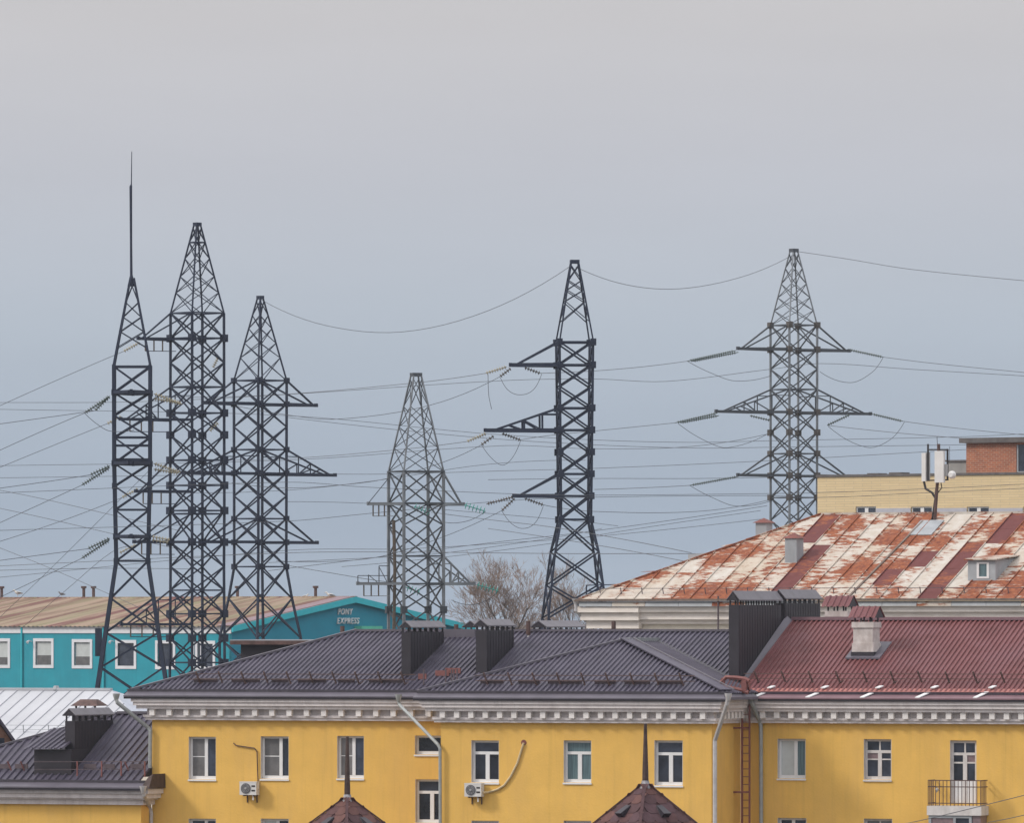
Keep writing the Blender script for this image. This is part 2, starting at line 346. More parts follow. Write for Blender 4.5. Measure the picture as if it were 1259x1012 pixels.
def clip_interval(poly, s):
    ts = []
    n = len(poly)
    for i in range(n):
        (s0, t0), (s1, t1) = poly[i], poly[(i + 1) % n]
        if abs(s1 - s0) < 1e-9:
            if abs(s - s0) < 1e-9: ts += [t0, t1]
        elif min(s0, s1) - 1e-9 <= s <= max(s0, s1) + 1e-9: ts.append(t0 + (t1 - t0) * (s - s0) / (s1 - s0))
    return (min(ts), max(ts)) if ts else None
def ribbed(poly, org, sd, td, pitch=.22, h=.035, phase=0.0, flat=.5):
    """profiled roof sheet: polygon in (s, t); ribs run along t; real relief"""
    sd = Vector(sd).normalized(); td = Vector(td).normalized(); nrm = sd.cross(td)
    if nrm.z < 0: nrm = -nrm
    org = Vector(org); s0 = min(p[0] for p in poly); s1 = max(p[0] for p in poly); st = {}
    k = math.floor((s0 - phase) / pitch)
    while phase + k * pitch < s1 + pitch:
        b = phase + k * pitch
        for off, hh in ((0, 0), (pitch * flat, 0), (pitch * (flat + .12), h), (pitch * .88, h)):
            st[round(b + off, 6)] = hh
        k += 1
    xs = sorted(st)
    def hat(s):
        for i in range(len(xs) - 1):
            if xs[i] <= s <= xs[i + 1]: return st[xs[i]] + (st[xs[i + 1]] - st[xs[i]]) * (s - xs[i]) / (xs[i + 1] - xs[i])
        return 0
    ss = sorted({x for x in xs if s0 < x < s1} | {p[0] for p in poly})
    mb = MB(); prev = None
    for s in ss:
        iv = clip_interval(poly, s)
        if iv is None: prev = None; continue
        hh = hat(s)
        a = org + sd * s + td * iv[0] + nrm * hh; b = org + sd * s + td * iv[1] + nrm * hh
        n = len(mb.v); mb.v += [tuple(a), tuple(b)]
        if prev is not None: mb.f.append((prev, n, n + 1, prev + 1))
        prev = n
    return mb

# ------------------------------------------------------------------ ground and haze
def make_ground():
    xs = [-5000, -2000, -700, -300, -150, -80, -40, 0, 40, 80, 150, 300, 700, 2000, 5000]
    ys = [-400, -100, 0, 100, 300] + [(235 + 9.5 * i) * DS for i in range(11)] + [640, 800, 1200, 2500, 5500]
    v = [(x, y, terrain(x, y)) for y in ys for x in xs]; n = len(xs)
    f = [(j * n + i, j * n + i + 1, (j + 1) * n + i + 1, (j + 1) * n + i) for j in range(len(ys) - 1) for i in range(n - 1)]
    me = bpy.data.meshes.new('ground'); me.from_pydata(v, [], f); me.materials.append(M['ground'])
    o = bpy.data.objects.new('ground', me); COL.objects.link(o); o['kind'] = 'structure'
make_ground()
HAZE = True
if HAZE:
    hm = bpy.data.materials.new('pale_haze'); hm.use_nodes = True; t = hm.node_tree; t.nodes.clear()
    ho = t.nodes.new('ShaderNodeOutputMaterial'); pv = t.nodes.new('ShaderNodeVolumePrincipled')
    pv.inputs['Density'].default_value = .00007; pv.inputs['Color'].default_value = (.80, .87, .95, 1); pv.inputs['Anisotropy'].default_value = .3
    t.links.new(pv.outputs[0], ho.inputs['Volume'])
    o = MB().box(-5200, 5200, -450, 5700, -1, 53).obj('haze', hm); o['kind'] = 'stuff'

# ------------------------------------------------------------------ pylons
def x_panels(root, corner, zs, m, w, face_pairs=((0, 1), (1, 2), (2, 3), (3, 0))):
    for z0, z1 in zip(zs[:-1], zs[1:]):
        for i, j in face_pairs:
            bar_obj('diagonal_brace', corner(i, z0), corner(j, z1), w, m, root)
            bar_obj('diagonal_brace', corner(j, z0), corner(i, z1), w, m, root)
def pylon(px, D, rot, prof, nodes, struts, gussets, m_leg, m_brace, label, legw=.2, bracew=.11, peakw=.12, m_gus=None, gsize=.5, plate=True, cx=None, thick=()):
    """prof: (py, half width in px) from the tip down; nodes: py of the panel points"""
    Dn = D; D = D * DS; s = FPX / D; r = R(rot); fac = math.cos(r) + abs(math.sin(r))
    X = ray(px, HY).x * D; g = terrain(X, D)
    root = empty('transmission_pylon', (X, D, g), r, label, 'pylon', 'steel lattice pylons behind the roofs')
    Z = lambda py: ZC - (py - HY) / s - g
    def half(z):
        pts = [(Z(a), b / s / fac) for a, b in prof]
        pts.sort()
        if z <= pts[0][0]: return pts[0][1]
        for (a, b), (c, d) in zip(pts[:-1], pts[1:]):
            if a <= z <= c: return b + (d - b) * (z - a) / (c - a)
        return pts[-1][1]
    sg = ((1, 1), (-1, 1), (-1, -1), (1, -1))
    def corner(i, z):
        h = half(z); return Vector((sg[i][0] * h, sg[i][1] * h, z))
    zs = [Z(p) for p in nodes]
    zprof = sorted([Z(a) for a, b in prof], reverse=True); peak_z = Z(prof[1][0])
    for i in range(4):
        mb = MB(); mp = MB()
        zz = [z for z in zprof if z <= peak_z + 1e-6] + [0.0] if zprof[-1] > .3 else [z for z in zprof if z <= peak_z + 1e-6]
        for a, b in zip(zz[:-1], zz[1:]): mb.bar(corner(i, a), corner(i, b), legw)
        mb.obj('leg', m_leg, root)
        mp.bar(corner(i, zprof[0]), corner(i, peak_z), peakw); mp.obj('peak_leg', m_leg, root)
        f = MB().box(-.35, .35, -.35, .35, -.6, .25); fo = f.obj('footing', M['concrete'], root); c = corner(i, 0); fo.location = (c.x, c.y, 0)
    x_panels(root, corner, [z for z in zs if z >= peak_z - 1e-6], m_brace, bracew * .55)
    x_panels(root, corner, [z for z in zs if z <= peak_z + 1e-6] + ([0.02] if zs[-1] > 1 else []), m_brace, bracew)
    for p in struts:
        z = Z(p)
        for i in range(4):
            bar_obj('horizontal_strut', corner(i, z), corner((i + 1) % 4, z), bracew * (2.6 if p in thick else 1.2), m_brace, root, bracew * 1.1)
    for p in gussets:
        z = Z(p)
        for i in range(4):
            c = corner(i, z); o = bar_obj('gusset_plate', c - Vector((0, 0, gsize / 2)), c + Vector((0, 0, gsize / 2)), gsize * .8, m_gus or m_leg, root, gsize * .8)
    if plate:
        z = Z(prof[0][0]); h = half(z) + .06; box_obj('top_plate', -h, h, -h, h, z - .06, z + .22, m_brace, root)
    return dict(root=root, Z=Z, corner=corner, half=half, s=s, rot=r, X=X, D=D, Dn=Dn, g=g)
def arm(T, side, py, tip_px, top_py, m, w=.13, axis='x', lattice=False, posts=0, hang=True):
    """a cross arm: two bottom chords from the body to the tip, two hangers above; tip_px = distance of the tip from the pylon's axis in the picture"""
    root = T['root']; z = T['Z'](py); zt = T['Z'](top_py)
    Lx = tip_px / T['s'] / (abs(math.cos(T['rot'])) if axis == 'x' else 1)
    tip = Vector((side * Lx, 0, z)) if axis == 'x' else Vector((0, side * Lx, z))
    e = Vector((0, .12, 0)) if axis == 'x' else Vector((.12, 0, 0))
    h = T['half'](z); ht = T['half'](zt)
    a = empty('cross_arm', (0, 0, 0)); a.parent = root
    for sg in (1, -1):
        c = Vector((side * h, sg * h, z)) if axis == 'x' else Vector((sg * h, side * h, z))
        ct = Vector((side * ht, sg * ht, zt)) if axis == 'x' else Vector((sg * ht, side * ht, zt))
        tp = tip + e * sg
        bar_obj('chord', c, tp, w * 1.5, m, a)
        if hang: bar_obj('hanger', ct, c.lerp(tp, .86) + Vector((0, 0, .05)), w * .8, m, a)
        if lattice:
            hz = c.lerp(tp, .86)
            for k, (f0, f1) in enumerate(((.28, .28), (.28, .56), (.56, .56), (.56, .78))):
                lo = c.lerp(tp, f0 * .86 / .86); hi = ct.lerp(hz, f1)
                lo2 = c.lerp(tp, f0 * .86)
                bar_obj('arm_brace', lo2, hi, w * .6, m, a)
            bar_obj('arm_brace', ct.lerp(hz, .28) * 1.0, Vector((c.x, c.y, ct.lerp(hz, .28).z)), w * .5, m, a)
    cA = Vector((side * h, h, z)) if axis == 'x' else Vector((h, side * h, z)); cB = Vector((side * h, -h, z)) if axis == 'x' else Vector((-h, side * h, z))
    for f0, f1 in ((0, .4), (.4, .75)):
        bar_obj('arm_brace', cA.lerp(tip, f0), cB.lerp(tip, f1), w * .7, m, a); bar_obj('arm_brace', cB.lerp(tip, f0), cA.lerp(tip, f1), w * .7, m, a)
    tz = MB().bar(tip + Vector((0, 0, -.12)), tip + Vector((0, 0, .16)), .22); tz.obj('tip_plate', m, a)
    for k in range(posts):
        f = .55 + .16 * k; c = cB.lerp(tip, f)
        MB().tube([c, c - Vector((0, 0, .95))], .055, 6).obj('post_insulator', M['insul_brown'], a)
    if posts:
        MB().tube([cB.lerp(tip, .3) - Vector((0, 0, .95)), cB.lerp(tip, .55 + .16 * (posts - 1)) - Vector((0, 0, .95))], .03, 5).obj('jumper_bar', m, a)
    return T['root'].matrix_basis @ tip if False else tip
def to_local(T, w):
    mw = Matrix.Translation((T['X'], T['D'], T['g'])) @ Matrix.Rotation(T['rot'], 4, 'Z'); return mw.inverted() @ w
def insulator(T, p0, p1, m, D0=None, D1=None, disc=.165, pitch=.2):
    """a string of bell discs between two points given in the picture at the pylon's distance"""
    a = to_local(T, P(*p0, D0 or T['Dn'])); b = to_local(T, P(*p1, D1 or T['Dn'])); d = b - a; n = max(5, int(d.length / pitch))
    mb = MB(); pts = []; rs = []
    hd = .045 / d.length
    for k in range(n):
        t = .08 + .84 * k / (n - 1)
        pts += [a + d * (t - hd), a + d * (t - hd * .6), a + d * (t + hd * .6), a + d * (t + hd)]; rs += [.04, disc * .8, disc, .04]
    mb.tube([a] + pts + [b], [.03] + rs + [.03], 7)
    return mb.obj('insulator_string', m, T['root'])

# A: narrow pylon with the lightning spike, seen edge on (its arms point along the view)
PA = pylon(162.5, 350, 1.5, [(342, 2.2), (449, 22.8), (572, 22.6), (690, 20), (845, 43.5)],
           [345, 372, 390, 408, 428, 451, 483, 511, 538, 570, 598, 627, 660, 690, 736, 778, 821], [451, 483, 538, 548, 570, 627, 660, 690], [483, 570, 598, 660, 690],
           M['steel'], M['steel'], 'narrow dark pylon topped by a tall thin lightning spike', legw=.25, bracew=.11, peakw=.16, gsize=.42, plate=False, thick=(483, 570, 660))
for py, tp in ((483, 451), (570, 538), (660, 627)):
    for sd in (1, -1): arm(PA, sd, py, 62, tp, M['steel'], w=.14, axis='y', hang=False)
a0 = to_local(PA, P(161.5, 345, 350)); mz = PA['Z']
MB().tube([(a0.x, 0, mz(346)), (a0.x - .02, 0, mz(300)), (a0.x - .04, 0, mz(229)), (a0.x, 0, mz(226)), (a0.x + .03, 0, mz(186))], [.10, .085, .10, .04, .025], 8).obj('lightning_spike', M['steel'], PA['root'])
MB().tube([(a0.x, 0, mz(352)), (a0.x, 0, mz(338))], [.28, .1], 8).obj('peak_cap', M['steel'], PA['root'])
for p0, p1, m in (((134, 488), (104, 508), 'insul_dark'), ((135, 487), (117, 505), 'insul_dark'), ((135, 575), (100, 597), 'insul_dark'), ((135, 573), (111, 584), 'insul_dark'),
                  ((135, 664), (100, 687), 'insul_dark'), ((135, 662), (108, 675), 'insul_dark'), ((189, 484), (224, 497), 'insul_cream'), ((189, 490), (222, 496), 'insul_cream'),
                  ((189, 570), (222, 581), 'insul_cream'), ((189, 577), (220, 582), 'insul_cream'), ((187, 660), (209, 664), 'insul_cream'), ((187, 664), (207, 667), 'insul_cream')):
    insulator(PA, p0, p1, M[m])
box_obj('switch_box', *(lambda q: (q.x - .25, q.x + .25, -1.9, -1.5, q.z - 1.0, q.z + 1.0))(to_local(PA, P(122, 790, 350))), M['steel'], PA['root'])
box_obj('platform', -1.2, 1.35, -1.2, 1.2, mz(568), mz(564), M['steel'], PA['root'])

# B: the tallest square pylon of the left three
PB = pylon(242.5, 375, 36.4, [(277, 4.2), (385, 33), (630, 33.5), (700, 33), (840, 34)],
           [280, 298, 318, 340, 360, 385, 416, 446, 476, 508, 535, 566, 597, 628, 667, 697, 726, 755, 785, 815, 845], [298, 385, 416, 476, 508, 566, 597, 628, 632, 667, 726, 755, 815], [416, 508, 535, 566, 597, 628, 667, 755, 785, 815],
           M['steel'], M['steel'], 'tallest of the three dark pylons at the left, between the spiked and the blunt one', legw=.155, bracew=.10, peakw=.10, gsize=.58)
for py, tp, lx in ((418, 385, 70), (517, 476, 91), (605, 566, 73), (667, 632, 75), (768, 726, 90)):
    arm(PB, -1, py, lx, tp, M['steel'], w=.13, lattice=lx > 85, posts=3)
for p0, p1 in (((172, 421), (152, 432)), ((149, 512), (132, 521)), ((170, 601), (150, 612)), ((167, 670), (147, 680)), ((268, 440), (262, 452)), ((268, 520), (258, 530))):
    insulator(PB, p0, p1, M['insul_cream'])

# C: blunt-topped pylon to the right of B
PC = pylon(320, 385, 42.5, [(367, 3.6), (468, 32.5), (697, 32), (736, 39), (785, 50)],
           [370, 388, 404, 422, 440, 468, 497, 525, 553, 582, 610, 638, 667, 697, 736, 785, 830], [468, 497, 553, 582, 638, 667, 697], [468, 497, 553, 582, 638, 667, 697],
           M['steel_mid'], M['steel_mid'], 'dark pylon with three arms standing before the turquoise gable', legw=.155, bracew=.095, peakw=.10, gsize=.44)
for py, tp, lx, lt in ((497, 468, 67, False), (583, 553, 90, True), (667, 638, 68, False)):
    for sd in (-1, 1): arm(PC, sd, py, lx, tp, M['steel_mid'], w=.15, lattice=lt)

# D: lower grey galvanised pylon with green glass insulators
PD = pylon(511.5, 380, 22, [(462, 6.5), (580, 34), (718, 34), (800, 34)],
           [466, 500, 525, 551, 580, 619, 646, 684, 718, 750, 785], [580, 619, 684, 718], [750], M['galv'], M['galv_dark'],
           'lower grey galvanised pylon with bright green insulators', legw=.20, bracew=.10, peakw=.11, gsize=.55, m_gus=M['galv_dark'], thick=(580, 619, 718))
for py, tp, lx, lt in ((620, 582, 58, False), (718, 684, 71, True)):
    arm(PD, -1, py, lx, tp, M['galv'], w=.15, posts=3, hang=False); arm(PD, 1, py, lx, tp, M['galv'], w=.15, lattice=lt)
for p0, p1 in (((571, 621), (597, 629)), ((509, 623), (528, 631)), ((586, 719), (613, 727)), ((496, 721), (516, 729))): insulator(PD, p0, p1, M['insul_green'], disc=.33, pitch=.27)
for pts in (((440, 719), (440, 708), (477, 708)), ((453, 718), (453, 707)), ((466, 718), (466, 696), (478, 696)), ((453, 707), (466, 718)), ((466, 697), (477, 718)), ((452, 620), (477, 589))):
    q = [to_local(PD, P(x, y, 380)) for x, y in pts]
    for a, c in zip(q[:-1], q[1:]): bar_obj('frame_bar', a, c, .06, M['galv_dark'], PD['root'])
ca = to_local(PD, P(484, 690, 379)); MB().tube([(ca.x, ca.y, PD['Z'](640)), (ca.x + .1, ca.y, PD['Z'](700)), (ca.x, ca.y, PD['Z'](790))], .13, 6).obj('cable_bundle', M['insul_brown'], PD['root'])

# E: dark slender pylon with arms on one side
PE = pylon(706.5, 370, 6, [(323, 5), (420, 22.8), (640, 20.3), (679, 29.5), (720, 35), (770, 41)],
           [326, 345, 357, 371, 396, 421, 449, 476, 502, 529, 556, 583, 610, 639, 679, 720, 760], [421, 449, 502, 529, 583, 610, 639], [421, 449, 502, 529, 556, 583, 610, 639],
           M['steel'], M['steel'], 'slender dark pylon in the middle with three arms all on one side', legw=.15, bracew=.125, peakw=.11, gsize=.52)
for py, tp, lx, lt in ((449, 421, 79, False), (529.5, 502, 110, True), (610, 583, 75, False)): arm(PE, -1, py, lx, tp, M['steel'], w=.19, lattice=lt)
for p0, p1, m in (((623, 451), (597, 459), 'insul_cream'), ((628, 453), (615, 463), 'insul_brown'), ((645, 452), (664, 459), 'insul_brown'), ((598, 533), (574, 543), 'insul_cream'),
                  ((607, 536), (592, 547), 'insul_brown'), ((617, 533), (640, 541), 'insul_brown'), ((632, 611), (598, 620), 'insul_brown'), ((633, 613), (617, 628), 'insul_brown'), ((645, 613), (668, 621), 'insul_brown')):
    insulator(PE, p0, p1, M[m])

# F: grey pylon with six arms at the right
PF = pylon(976, 400, 32.4, [(309, 4.8), (400, 28.5), (650, 28.3), (740, 30)],
           [312, 330, 349, 366, 382, 400, 430, 454, 479, 507, 532, 558, 585, 612, 640, 668, 700, 740], [400, 430, 479, 507, 558, 585, 612], [400, 430, 507, 532, 558, 585, 612],
           M['galv'], M['galv_dark'], 'grey pylon with paired arms behind the rusty roof', legw=.145, bracew=.085, peakw=.09, gsize=.50, m_gus=M['gusset'])
for py, tp, lx, lt in ((430, 400, 70, False), (507.5, 479, 97, True), (585, 558, 70, False)):
    for sd in (-1, 1): arm(PF, sd, py, lx, tp, M['galv_dark'], w=.14, lattice=lt)
for p0, p1 in (((905, 431), (845, 444)), ((908, 433), (850, 444.5)), ((1044, 430), (1086, 439)), ((882, 508), (830, 520)), ((884, 511), (836, 520)), ((1072, 509), (1110, 518)),
               ((922, 511), (947, 517)), ((1045, 510), (1017, 523)), ((908, 586), (848, 597)), ((1040, 587), (1078, 596))):
    insulator(PF, p0, p1, M['insul_dark'], disc=.14)

# ------------------------------------------------------------------ wires
def wire(label, pts, D0, D1, r=.021, group=None):
    """a hanging wire through picture points, its distance running evenly from D0 to D1"""
    x0, x1 = pts[0][0], pts[-1][0]; pts = list(pts)
    if pts[0][0] < 0: k = (pts[0][1] - pts[1][1]) / (pts[0][0] - pts[1][0]); pts.insert(0, (pts[0][0] - 260, pts[0][1] - 260 * k))
    if pts[-1][0] > 1259: k = (pts[-1][1] - pts[-2][1]) / (pts[-1][0] - pts[-2][0]); pts.append((pts[-1][0] + 260, pts[-1][1] + 260 * k))
    n = len(pts)
    W3 = [P(px, py, D0 + (D1 - D0) * (px - x0) / (x1 - x0)) for px, py in pts]
    res = []
    for i in range(n - 1):
        p0 = W3[max(i - 1, 0)]; p1 = W3[i]; p2 = W3[i + 1]; p3 = W3[min(i + 2, n - 1)]
        if n == 2:
            m = 5; sag = (p2 - p1).length * .006
        for k in range(6):
            t = k / 6
            if n == 2: q = p1.lerp(p2, t) - Vector((0, 0, sag * 4 * t * (1 - t)))
            else:
                d1 = (p2.x - p0.x) or 1; d2 = (p3.x - p1.x) or 1; dx = p2.x - p1.x
                m1 = (p2 - p0) * (dx / d1); m2 = (p3 - p1) * (dx / d2)
                if i == 0: m1 = (p2 - p1) * 2 - m2 if n > 2 else p2 - p1
                if i == n - 2: m2 = (p2 - p1) * 2 - m1
                t2, t3 = t * t, t * t * t
                q = p1 * (2 * t3 - 3 * t2 + 1) + m1 * (t3 - 2 * t2 + t) + p2 * (-2 * t3 + 3 * t2) + m2 * (t3 - t2)
            res.append(q)
    res.append(W3[-1])
    o = bpy.data.objects.new('power_line', None)
    mb = MB(); c = sum(res, Vector()) / len(res)
    mb.tube([q - c for q in res], r, 4)
    bpy.data.objects.remove(o)
    o = mb.obj('power_line', M['wire']); o.location = c
    return tag(o, label, 'wire', group or 'power lines across the sky')
wire('thin sagging wire from the blunt pylon tip to the middle pylon tip', [(322, 369), (400, 400), (495, 408), (600, 382), (700, 328)], 385, 370)
wire('thin sagging wire from the middle pylon tip to the grey right pylon tip', [(708, 328), (770, 350), (835, 355), (910, 341), (970, 316)], 370, 400)
wire('topmost wire running off to the right from the grey pylon tip', [(980, 309), (1040, 318), (1120, 331), (1290, 348)], 400, 380)
wire('long wire passing behind the pylons and through the top arm of the right pylon', [(-20, 495), (170, 494), (352, 485), (618, 468), (731, 466), (818, 469), (947, 454), (1010, 447), (1120, 454), (1290, 464)], 440, 415)
wire('long wire sloping down behind the middle pylon towards the brick penthouse', [(-20, 503), (352, 511), (593, 533), (731, 541), (850, 544), (947, 542), (1185, 537), (1290, 532)], 450, 440)
wire('wire rising from the left edge to behind the second arm of the right pylon', [(-20, 573), (352, 566), (620, 548), (731, 552), (850, 549), (947, 533)], 450, 420)
wire('nearly level wire low behind the pylons, rising to the antenna at the right', [(-20, 588), (352, 583), (476, 583), (620, 579), (731, 576), (937, 567), (1185, 553), (1290, 548)], 455, 420)
wire('upper of the two wires crossing before the tan brick wall', [(-20, 607), (352, 593), (449, 599), (620, 607), (731, 609), (947, 607), (1005, 606), (1120, 602), (1290, 594)], 300, 300, .015)
wire('lower of the two wires crossing before the tan brick wall', [(-20, 653), (352, 641), (449, 632), (620, 616), (731, 611.5), (947, 609.5), (1005, 612), (1120, 607), (1290, 599)], 300, 300, .015)
wire('lowest level wire ending at the grey hip dormer of the rusty roof', [(-20, 697), (352, 680), (500, 679), (700, 681), (846, 681), (900, 683)], 420, 300)
wire('wire crossing low behind the grey green-insulated pylon and climbing right', [(-20, 712), (352, 677), (500, 675), (620, 668), (731, 660), (941, 638)], 450, 430)
wire('wire dipping slightly between the middle and right pylons, behind both', [(352, 513), (576, 537), (731, 547), (860, 551), (947, 550), (1185, 547), (1290, 545)], 440, 440)
wire('wire climbing from the blunt pylon foot past the bare tree to the right pylon', [(330, 702), (475, 684), (600, 668), (731, 653), (943, 622)], 400, 410)
wire('wire falling from the grey low pylon past the middle pylon to the rusty roof', [(530, 630), (600, 639), (690, 650), (850, 680)], 385, 300)
wire('short faint wire falling just above the grey hip dormer', [(600, 650), (731, 670), (840, 690)], 400, 320)
wire('level wire joining the lowest arms of middle and right pylons, behind', [(600, 590), (731, 588.5), (850, 588.5), (947, 587)], 420, 420)
wire('wire sagging left from the top arm of the middle pylon to the blunt pylon', [(615, 463), (526, 499), (413, 515.5), (352, 510), (290, 499)], 370, 386)
wire('wire sagging left from the longest arm of the middle pylon', [(592, 547), (546, 568), (474, 589), (413, 597), (352, 600), (285, 594)], 370, 386)
wire('wire sagging left from the lowest arm of the middle pylon', [(617, 628), (551, 658), (475, 683), (420, 690), (340, 690)], 370, 386)
wire('upper wire leaving the cream insulator of the middle pylon top arm leftwards', [(597, 459), (508, 471), (330, 486), (200, 488)], 370, 440)
wire('wire leaving the cream insulator of the middle pylon longest arm leftwards', [(574, 543), (500, 552), (371, 563), (280, 566)], 370, 440)
wire('wire from the middle pylon top arm to the right pylon top arm', [(664, 459), (731, 456), (790, 451), (845, 444)], 370, 400)
wire('wire from the middle pylon longest arm to the right pylon longest arm', [(640, 541), (680, 535), (731, 530), (830, 520)], 370, 400)
wire('wire from the middle pylon lowest arm dipping to the right pylon lower body', [(668, 621), (731, 629), (858, 629), (945, 615)], 370, 400)
wire('wire from the middle pylon body to the right pylon lowest arm', [(731, 602), (790, 600), (848, 597)], 372, 400)
wire('wire leaving the right pylon top arm off to the right', [(1086, 439), (1150, 447), (1290, 461)], 400, 390)
wire('wire leaving the right pylon longest arm off to the right', [(1110, 518), (1180, 527), (1290, 538)], 400, 390)
wire('wire from the right pylon inner string to the brick penthouse', [(1017, 523), (1100, 532), (1184, 539)], 402, 345)
wire('wire from the spiked pylon top string, upper of that pair', [(117, 505), (60, 513), (-20, 524)], 350, 345)
wire('wire from the spiked pylon top string, lower of that pair', [(104, 508), (50, 531), (-20, 563)], 350, 345)
wire('wire from the spiked pylon middle string, upper of that pair', [(111, 584), (60, 592), (-20, 603)], 350, 345)
wire('wire from the spiked pylon middle string, lower of that pair', [(100, 597), (50, 620), (-20, 652)], 350, 345)
wire('wire from the spiked pylon lowest string, upper of that pair', [(108, 675), (55, 682), (-20, 692)], 350, 345)
wire('wire from the spiked pylon lowest string, lower of that pair', [(100, 687), (50, 711), (-20, 744)], 350, 345)
wire('faint wire falling left from the tallest pylon top arm', [(152, 432), (80, 463), (-20, 508)], 372, 362)
wire('faint wire falling left from the tallest pylon second arm', [(132, 521), (70, 546), (-20, 583)], 372, 362)
wire('faint wire falling left from the tallest pylon third arm', [(150, 612), (75, 641), (-20, 672)], 372, 362)
wire('wire dropping steeply from the tallest pylon towards the turquoise roof', [(185, 577), (136, 626), (80, 682), (41, 720), (-20, 778)], 374, 395)
wire('wire dropping left from the tallest pylon fourth arm', [(160, 672), (136, 680), (88, 720), (30, 770)], 372, 395)
wire('wire falling rightwards across the spiked pylon, highest of three', [(-20, 599), (50, 613), (136, 633), (230, 655)], 420, 400)
wire('wire falling rightwards across the spiked pylon, second of three', [(-20, 621), (50, 636), (136, 656), (230, 678)], 420, 400)
wire('wire falling rightwards across the spiked pylon, lowest of three', [(-20, 666), (50, 694), (101, 716), (190, 756)], 420, 400)
wire('wire climbing behind the tree from the grey low pylon foot to the right', [(330, 692), (477, 685), (548, 680), (677, 662), (740, 650)], 430, 440)
wire('wire just under the one climbing behind the tree', [(420, 697), (548, 685), (673, 669), (760, 654), (935, 628)], 435, 440)
wire('wire dropping right from the blunt pylon to the grey pylon lower arm', [(345, 694), (420, 707), (470, 715), (545, 722)], 390, 382)
wire('faint level wire low at the left, beneath the third string of the spiked pylon', [(-20, 702), (60, 700), (140, 699), (240, 700)], 445, 445)
wire('faint wire across the blunt pylon at the height of its longest arm', [(200, 606), (352, 603), (470, 590), (600, 571), (720, 566)], 455, 455)
wire('faint wire between grey low pylon and middle pylon, level with the green insulator', [(352, 617), (470, 620), (560, 628), (700, 640), (760, 647)], 450, 450)
for who, D, loops in (('right', 400, ((('top left', [(845, 444), (875, 459), (905, 468.5), (948, 462)])), ('top right', [(1086, 439), (1072, 458), (1045, 470.5), (1008, 457)]), ('middle left', [(834, 521), (865, 541), (895, 550.5), (948, 531)]),
                      ('middle right', [(1112, 519), (1094, 541), (1065, 550), (1018, 524)]), ('lower left', [(848, 597), (878, 613), (906, 622.5), (948, 616)]))),
                     ('middle', 370, (('top', [(615, 464), (625, 480), (640, 485.5), (656, 479), (666, 460)]), ('middle', [(592, 547), (605, 564), (618, 572), (630, 563), (640, 542)]), ('lowest', [(617, 628), (629, 644), (643, 650), (658, 643), (668, 622)]))),):
    for nm, pts in loops:
        o = wire('slack loop of wire hanging below the %s arm of the %s pylon' % (nm, who), pts, D, D - 1.0, group='slack wire loops under the pylon arms')
wire('short loose wire end dangling below the middle pylon top string', [(600, 460), (600.6, 482), (602, 492), (604.5, 503)], 370, 370, group='slack wire loops under the pylon arms')
wire('slack wire curling below the green insulator of the grey low pylon top arm', [(597, 629), (580, 639), (562, 643), (545, 642)], 380, 380, group='slack wire loops under the pylon arms')
wire('slack wire curling below the green insulator of the grey low pylon lower arm', [(613, 727), (597, 739), (578, 744), (555, 738)], 380, 380, group='slack wire loops under the pylon arms')
wire('slack double wire hanging left of the spiked pylon top strings', [(104, 508), (120, 522), (135, 530), (165, 529)], 349, 349, group='slack wire loops under the pylon arms')
wire('thin service wire crossing before the balcony', [(1110, 1014), (1160, 1003), (1285, 972)], 160, 150, .012, 'service wires by the balcony')
wire('thin service wire at the bottom right corner under the balcony wire', [(1215, 1012), (1245, 1006), (1285, 997)], 160, 150, .012, 'service wires by the balcony')

